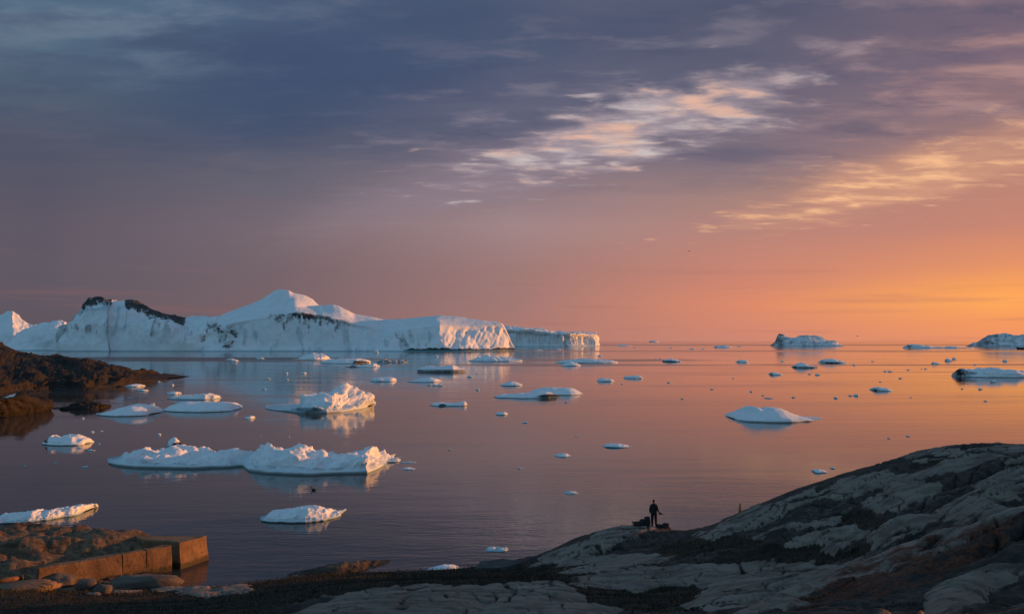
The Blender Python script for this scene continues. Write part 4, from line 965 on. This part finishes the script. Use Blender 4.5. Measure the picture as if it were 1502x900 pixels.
root = empty('iron_pipe', at_depth(-30, 856, 51.0)); tag(root, 'rusty iron pipe lying by the pier', 'pipe')
p0 = Vector(at_depth(-30, 856, 51.0)); p1 = Vector(at_depth(34, 846, 52.2))
tube('pipe_barrel', [Vector((0, 0, 0)), (p1 - p0) * .5, p1 - p0], .13, MAT_RUST, root, 14)
tube('pipe_collar', [(p1 - p0) * .965, (p1 - p0) * 1.0], .16, MAT_RUST, root, 14)
# flat stone slab at the water's edge
x_, y_, z_ = ground_at(728, 836, 40, 62)
MAT_SLAB = rock_material('slab_stone', (0.060, 0.056, 0.054), (0.10, 0.095, 0.09), (0.03, 0.028, 0.027), .6, lichen=False)
root = prism('stone_slab', [(-1.3, -.5, -.35), (.7, -.75, -.35), (1.5, .1, -.35), (.3, .9, -.35), (-1.0, .6, -.35)], [(-1.3, -.45, .05), (.1, -.75, .12), (1.5, .05, .22), (.35, .85, .30), (-.9, .55, .16)], MAT_SLAB, None, .05, 2, .06, 41)
root.location = (x_, y_, z_ + .22); tag(root, 'flat dark stone slab tilted at the edge of the heath', 'stone')

# ------------------------------------------------------------------ stakes
MAT_WOOD_SUNLIT = plain('sun_tinted_wood', (0.60, 0.20, 0.05), 0.8, .3, 12.0)  # orange of the low sun put into the stake's own colour
MAT_WOODP = plain('pale_wood', (0.42, 0.32, 0.26), 0.8, .3, 12.0)
for lab, px_, py_, h_, mt, lean in [('short wooden stake tinted sunlit orange on the grey hill slope', 1085, 748, .46, MAT_WOOD_SUNLIT, .02), ('pale leaning wooden stake below the standing figure', 887, 813, .66, MAT_WOODP, -.14)]:
    x_, y_, z_ = ground_at(px_, py_, 30, 60)
    r_ = empty('wooden_stake', (x_, y_, z_)); tag(r_, lab, 'stake')
    tube('post', [(0, 0, -.15), (lean * .5, 0, h_ * .5), (lean, 0, h_)], [.075, .07, .065], mt, r_, 8)
    tube('post_tip', [(lean, 0, h_), (lean * 1.1, 0, h_ + .06)], [.065, .03], mt, r_, 8)

# ------------------------------------------------------------------ the figure and the baggage
MAT_JACKET = plain('dark_jacket', (0.016, 0.014, 0.016), .8, .3, 9); MAT_TROUSER = plain('dark_trousers', (0.020, 0.013, 0.014), .85, .3, 9)
MAT_SKIN = plain('skin', (0.36, 0.22, 0.16), .55, .1, 20); MAT_HAIR = plain('dark_hair', (0.018, 0.013, 0.010), .6, .3, 20); MAT_BOOT = plain('boot_leather', (0.015, 0.012, 0.010), .6, .3, 12)
MAT_BLACK = plain('black_nylon', (0.012, 0.012, 0.014), .7, .3, 9); MAT_RED = plain('dark_red_nylon', (0.05, 0.010, 0.012), .7, .3, 9); MAT_STEEL = plain('dark_metal', (0.05, 0.05, 0.055), .4, .2, 9, .6)
def skin_mesh(name, verts, edges, radii, parent, mats, sub=2, matfn=None, root_i=0):
    me = bpy.data.meshes.new(name); me.from_pydata(verts, edges, []); o = bpy.data.objects.new(name, me); COL.objects.link(o)
    md = o.modifiers.new('skin', 'SKIN'); md.use_smooth_shade = True
    for i, r_ in enumerate(radii):
        me.skin_vertices[0].data[i].radius = r_ if isinstance(r_, tuple) else (r_, r_); me.skin_vertices[0].data[i].use_root = (i == root_i)
    sb = o.modifiers.new('sub', 'SUBSURF'); sb.levels = sub; sb.render_levels = sub
    dg = bpy.context.evaluated_depsgraph_get(); dg.update()
    nm = bpy.data.meshes.new_from_object(o.evaluated_get(dg)); bpy.data.objects.remove(o)
    nm.name = name; r = link(name, nm, mats, parent)
    nm.polygons.foreach_set('use_smooth', [True] * len(nm.polygons))
    if matfn: nm.polygons.foreach_set('material_index', [matfn(p.center) for p in nm.polygons])
    return r
def build_person():
    x_, y_, z_ = ground_at(957.5, 775.5, 45, 60)
    ys = np.linspace(50, 60, 200); zs = terrain_height(np.full(200, x_), ys); k = int(np.argmin(project(np.full(200, x_), ys, zs)[1]))
    y_ = float(ys[k]) + .1; x_ = (957.5 - 751) / FPX * y_; z_ = ground_z(x_, y_)
    root = empty('person', (x_, y_, z_ - .03), R(-14)); root.scale = (.94, .94, .94); tag(root, 'person in dark outdoor clothes standing on the rock holding a flat object', 'person')
    V = [(0, 0, .96), (0, .01, 1.12), (0, 0, 1.28), (0, -.01, 1.41), (0, .0, 1.50), (0, .015, 1.56),
         (-.10, 0, .90), (-.115, .02, .50), (-.12, -.02, .10), (-.13, .13, .05), (.10, 0, .90), (.125, .03, .50), (.14, 0, .10), (.16, .15, .05),
         (-.18, -.01, 1.40), (-.255, -.03, 1.14), (-.25, .03, .90), (.18, -.01, 1.40), (.25, -.01, 1.15), (.32, .10, .93)]
    Ed = [(0, 1), (1, 2), (2, 3), (3, 4), (4, 5), (0, 6), (6, 7), (7, 8), (8, 9), (0, 10), (10, 11), (11, 12), (12, 13), (3, 14), (14, 15), (15, 16), (3, 17), (17, 18), (18, 19)]
    rad = [(.20, .16), (.205, .16), (.21, .16), (.175, .13), .065, .058, (.125, .125), .100, .075, .05, (.125, .125), .100, .075, .05, .09, .075, .05, .09, .075, .05]
    skin_mesh('body', V, Ed, rad, root, [MAT_JACKET, MAT_TROUSER, MAT_BOOT], 2, lambda c: 2 if c.z < .12 else (1 if c.z < .84 and abs(c.x) < .22 else 0))
    # head
    h = lump_mesh('head', (.165, .205, .245), MAT_SKIN, root, (0, .03, 1.655), 3, .02, 1.5, 3)
    lump_mesh('nose', (.03, .045, .05), MAT_SKIN, h, (0, .135, 1.645), 3, .02, 1.5, 2)
    for sx in (-1, 1):
        lump_mesh('ear', (.025, .05, .07), MAT_SKIN, h, (sx * .085, .02, 1.655), 4, .02, 1.5, 2); lump_mesh('eye', (.03, .02, .018), MAT_HAIR, h, (sx * .033, .125, 1.672), 4, .02, 1.5, 2)
    lump_mesh('mouth', (.05, .02, .014), MAT_RED, h, (0, .125, 1.60), 4, .02, 1.5, 2)
    lump_mesh('hair', (.19, .22, .20), MAT_HAIR, root, (0, .008, 1.70), 8, .05, 2.5, 3)
    lump_mesh('hood', (.26, .16, .12), MAT_JACKET, root, (0, -.07, 1.50), 9, .10, 2.0, 3)
    for sx, (wx, wy, wz), dv in ((-1, (-.25, .03, .90), Vector((0, .15, -1)).normalized()), (1, (.32, .10, .93), Vector((.45, .35, -.9)).normalized())):
        w = Vector((wx, wy, wz)); pm = w + dv * .09; sd_ = Vector((0, 1, 0)) if sx < 0 else Vector((.2, 1, .3)).normalized(); nn = dv.cross(sd_).normalized()
        vs = [tuple(w), tuple(pm)]; es = [(0, 1)]; rd = [(.026, .036), (.018, .040)]
        for f, ln in zip((-1.5, -.5, .5, 1.5), (.062, .078, .074, .058)):
            k0 = pm + sd_ * f * .019; k1 = k0 + dv * ln * .6 + nn * .006; k2 = k1 + dv * ln * .4 + nn * .02 * -sx
            b0 = len(vs); vs += [tuple(k0), tuple(k1), tuple(k2)]; es += [(1, b0), (b0, b0 + 1), (b0 + 1, b0 + 2)]; rd += [.0095, .009, .008]
        t0 = w + dv * .035 + sd_ * .03; t1 = t0 + dv * .03 + sd_ * .025; t2 = t1 + dv * .03
        b0 = len(vs); vs += [tuple(t0), tuple(t1), tuple(t2)]; es += [(0, b0), (b0, b0 + 1), (b0 + 1, b0 + 2)]; rd += [.012, .010, .009]
        skin_mesh('hand', vs, es, rd, root, [MAT_SKIN], 1)
    # the flat thing held in the right hand
    M = Matrix.Translation(root.location) @ Matrix.Rotation(R(-14), 4, 'Z')
    hold = empty('flat_cap', M @ Vector((.40, .15, .78)), R(-14)); tag(hold, 'dark brimmed cap hanging from the hand of the standing person', 'cap')
    lump_mesh('crown', (.20, .20, .14), MAT_BLACK, hold, (-.02, 0, .03), 5, .06, 2, 3, flat=.4); lump_mesh('brim', (.36, .26, .03), MAT_BLACK, hold, (.05, 0, -.01), 6, .05, 2, 3)
    return x_, y_, z_
PX, PY, PZ = build_person()
def rucksack(lab, dxp, dyp, size, rz, mat, seed, tilt=0.0):
    gx, gy = PX + dxp, PY + dyp; gz = ground_z(gx, gy)
    r_ = empty('rucksack', (gx, gy, gz - .02), rz); r_.rotation_euler.x = tilt; tag(r_, lab, 'rucksack')
    w_, d_, h_ = (k_ * 1.22 for k_ in size)
    lump_mesh('pack_body', (w_, d_, h_), mat, r_, (0, 0, h_ * .45), seed, .22, 1.6, 3, square=.78)
    lump_mesh('lid', (w_ * .8, d_ * .8, h_ * .25), MAT_BLACK, r_, (.03, 0, h_ * .88), seed + 1, .25, 1.6, 3, square=1.0)
    lump_mesh('pocket', (w_ * .6, d_ * .35, h_ * .4), mat, r_, (0, -d_ * .5, h_ * .32), seed + 2, .10, 1.6, 3, square=.6)
    for sx in (-1, 1): tube('strap', [(sx * w_ * .25, d_ * .42, h_ * .9), (sx * w_ * .3, d_ * .62, h_ * .55), (sx * w_ * .28, d_ * .45, h_ * .12)], .018, MAT_BLACK, r_, 6)
rucksack('upright black rucksack close behind the standing person', -.44, -.02, (.30, .26, .50), .3, MAT_BLACK, 51)
rucksack('squat black rucksack slumped against the upright one', -.72, .03, (.30, .28, .36), -.4, MAT_BLACK, 55)
rucksack('low dark red bag lying beyond the squat rucksack', -1.00, .05, (.40, .26, .24), .1, MAT_RED, 59)
rucksack('small dark red bag by the boots of the standing person', .30, .05, (.26, .24, .22), .5, MAT_RED, 63)
rucksack('round topped black bag at the seaward end of the baggage', .72, .0, (.38, .30, .33), -.2, MAT_BLACK, 67)
gx, gy = PX + .50, PY - .02; r_ = empty('tripod_bag', (gx, gy, ground_z(gx, gy) - .02)); tag(r_, 'long black bag lying flat along the rock between two bags', 'bag')
tube('bag_body', [(-.45, 0, .05), (-.4, 0, .08), (0, 0, .09), (.5, 0, .04), (.56, 0, 0)], [.03, .08, .09, .08, .03], MAT_BLACK, r_, 10); tube('carry_handle', [(-.15, 0, .16), (-.08, 0, .22), (.08, 0, .21), (.15, 0, .14)], .012, MAT_RED, r_, 6)
gx, gy = PX - 1.22, PY + .05; r_ = empty('folding_stool', (gx, gy, ground_z(gx, gy) - .02)); tag(r_, 'small folding stool with splayed legs at the end of the baggage', 'stool')
prism('stool_seat', [(-.16, -.13, .22), (.16, -.13, .22), (.16, .13, .22), (-.16, .13, .22)], [(-.16, -.13, .25), (.16, -.13, .25), (.16, .13, .25), (-.16, .13, .25)], MAT_BLACK, r_, .01)
for sx, sy in ((-1, -1), (1, -1), (1, 1), (-1, 1)): tube('leg', [(sx * .06, sy * .10, .22), (sx * .15, sy * .12, -.02)], .012, MAT_STEEL, r_, 6)

# ------------------------------------------------------------------ birds and the boat
MAT_BIRD = plain('dark_plumage', (0.03, 0.026, 0.025), .7, .3, 9); MAT_BILL = plain('bill', (0.12, 0.08, 0.03), .5, .2, 9)
def gull(lab, loc, span, rz, lift):
    r_ = empty('seabird', loc, rz); tag(r_, lab, 'bird', None); k = span / 1.2
    b_ = tube('body', [(0, -.28 * k, 0), (0, -.15 * k, .01), (0, .05 * k, 0), (0, .18 * k, .02), (0, .25 * k, .03), (0, .29 * k, .03)], [.015 * k, .055 * k, .075 * k, .05 * k, .045 * k, .02 * k], MAT_BIRD, r_, 10)
    tube('bill', [(0, .28 * k, .03 * k), (0, .35 * k, .02 * k)], [.014 * k, .004 * k], MAT_BILL, r_, 6)
    for sx in (-1, 1):
        z1, z2 = lift * .22 * k, lift * .16 * k
        V = [(sx * .04 * k, -.09 * k, .03 * k), (sx * .04 * k, .09 * k, .03 * k), (sx * .30 * k, .12 * k, z1), (sx * .30 * k, -.05 * k, z1), (sx * .60 * k, -.06 * k, z2), (sx * .55 * k, -.12 * k, z2)]
        V2 = [(a, b, c + .015 * k) for a, b, c in V]
        F = [(0, 1, 2, 3), (3, 2, 4, 5), (6, 9, 8, 7), (9, 11, 10, 8)]
        ring = [0, 1, 2, 4, 5, 3]
        F += [(ring[i], ring[i - 1], ring[i - 1] + 6, ring[i] + 6) for i in range(6)]
        mesh_from('wing', V + V2, F, MAT_BIRD, r_)
    mesh_from('tail', [(-.04 * k, -.25 * k, 0), (.04 * k, -.25 * k, 0), (.06 * k, -.38 * k, 0), (-.06 * k, -.38 * k, 0), (0, -.3 * k, .012 * k)], [(0, 1, 4), (1, 2, 4), (2, 3, 4), (3, 0, 4), (3, 2, 1, 0)], MAT_BIRD, r_)
gull('lone dark seabird flying high in the pink sky', at_depth(1011, 368.5, 210), .85, R(60), 1.0)
gull('dark seabird skimming above the bright horizon near the wedge berg', at_depth(1258, 493, 260), 1.1, R(30), .9)
gull('dark seabird skimming above the bright horizon near the ragged ice field', at_depth(1335.5, 493.5, 280), 1.2, R(-20), -.4)
yd = water_depth(718.5); xd = (462 - 751) / FPX * yd
r_ = empty('duck', (xd, yd, 0), R(75)); tag(r_, 'small dark duck swimming past the white floes', 'duck')
lump_mesh('body', (.24, .46, .22), MAT_BIRD, r_, (0, 0, .07), 5, .05, 2, 3)
tube('neck', [(0, .17, .12), (0, .21, .22), (0, .22, .29)], [.05, .035, .04], MAT_BIRD, r_, 8); lump_mesh('head', (.09, .13, .09), MAT_BIRD, r_, (0, .24, .32), 5, .03, 2, 2)
tube('bill', [(0, .30, .31), (0, .37, .30)], [.02, .012], MAT_BILL, r_, 6); tube('tail', [(0, -.2, .12), (0, -.31, .18)], [.05, .01], MAT_BIRD, r_, 6)
# boat at the right margin, seen from the side
yb = water_depth(511.8); xb = (1503 - 751) / FPX * yb; kb = yb / FPX
r_ = empty('motor_boat', (xb, yb, 0)); tag(r_, 'low black hulled boat in front of the rugged domed berg', 'boat')
L_ = 13 * kb; HH = 3.6 * kb; WW = 4 * kb
st = [(-L_, .02, .95), (-L_ * .75, .55, .72), (-L_ * .3, .95, .62), (L_ * .4, 1.0, .6), (L_, .85, .62)]
V, F = [], []
for (a, w_, t_) in st: V += [(a + .06 * L_ * (t_ > .9), -.02 * WW, -.3), (a, -w_ * WW * .5, HH * t_), (a, w_ * WW * .5, HH * t_), (a + .06 * L_ * (t_ > .9), .02 * WW, -.3)]
for i in range(len(st) - 1):
    o_ = i * 4
    for k in range(4): F.append((o_ + k, o_ + (k + 1) % 4, o_ + 4 + (k + 1) % 4, o_ + 4 + k))
F.append((3, 2, 1, 0)); F.append(tuple(len(V) - 4 + k for k in range(4)))
mesh_from('hull', V, F, MAT_BLACK, r_)
prism('wheelhouse', [(.30 * L_, -.3 * WW, HH * .58), (.62 * L_, -.3 * WW, HH * .58), (.62 * L_, .3 * WW, HH * .58), (.30 * L_, .3 * WW, HH * .58)], [(.36 * L_, -.26 * WW, HH * 1.25), (.62 * L_, -.26 * WW, HH * 1.25), (.62 * L_, .26 * WW, HH * 1.25), (.36 * L_, .26 * WW, HH * 1.25)], plain('boat_white', (.5, .5, .5), .5), r_, .05)
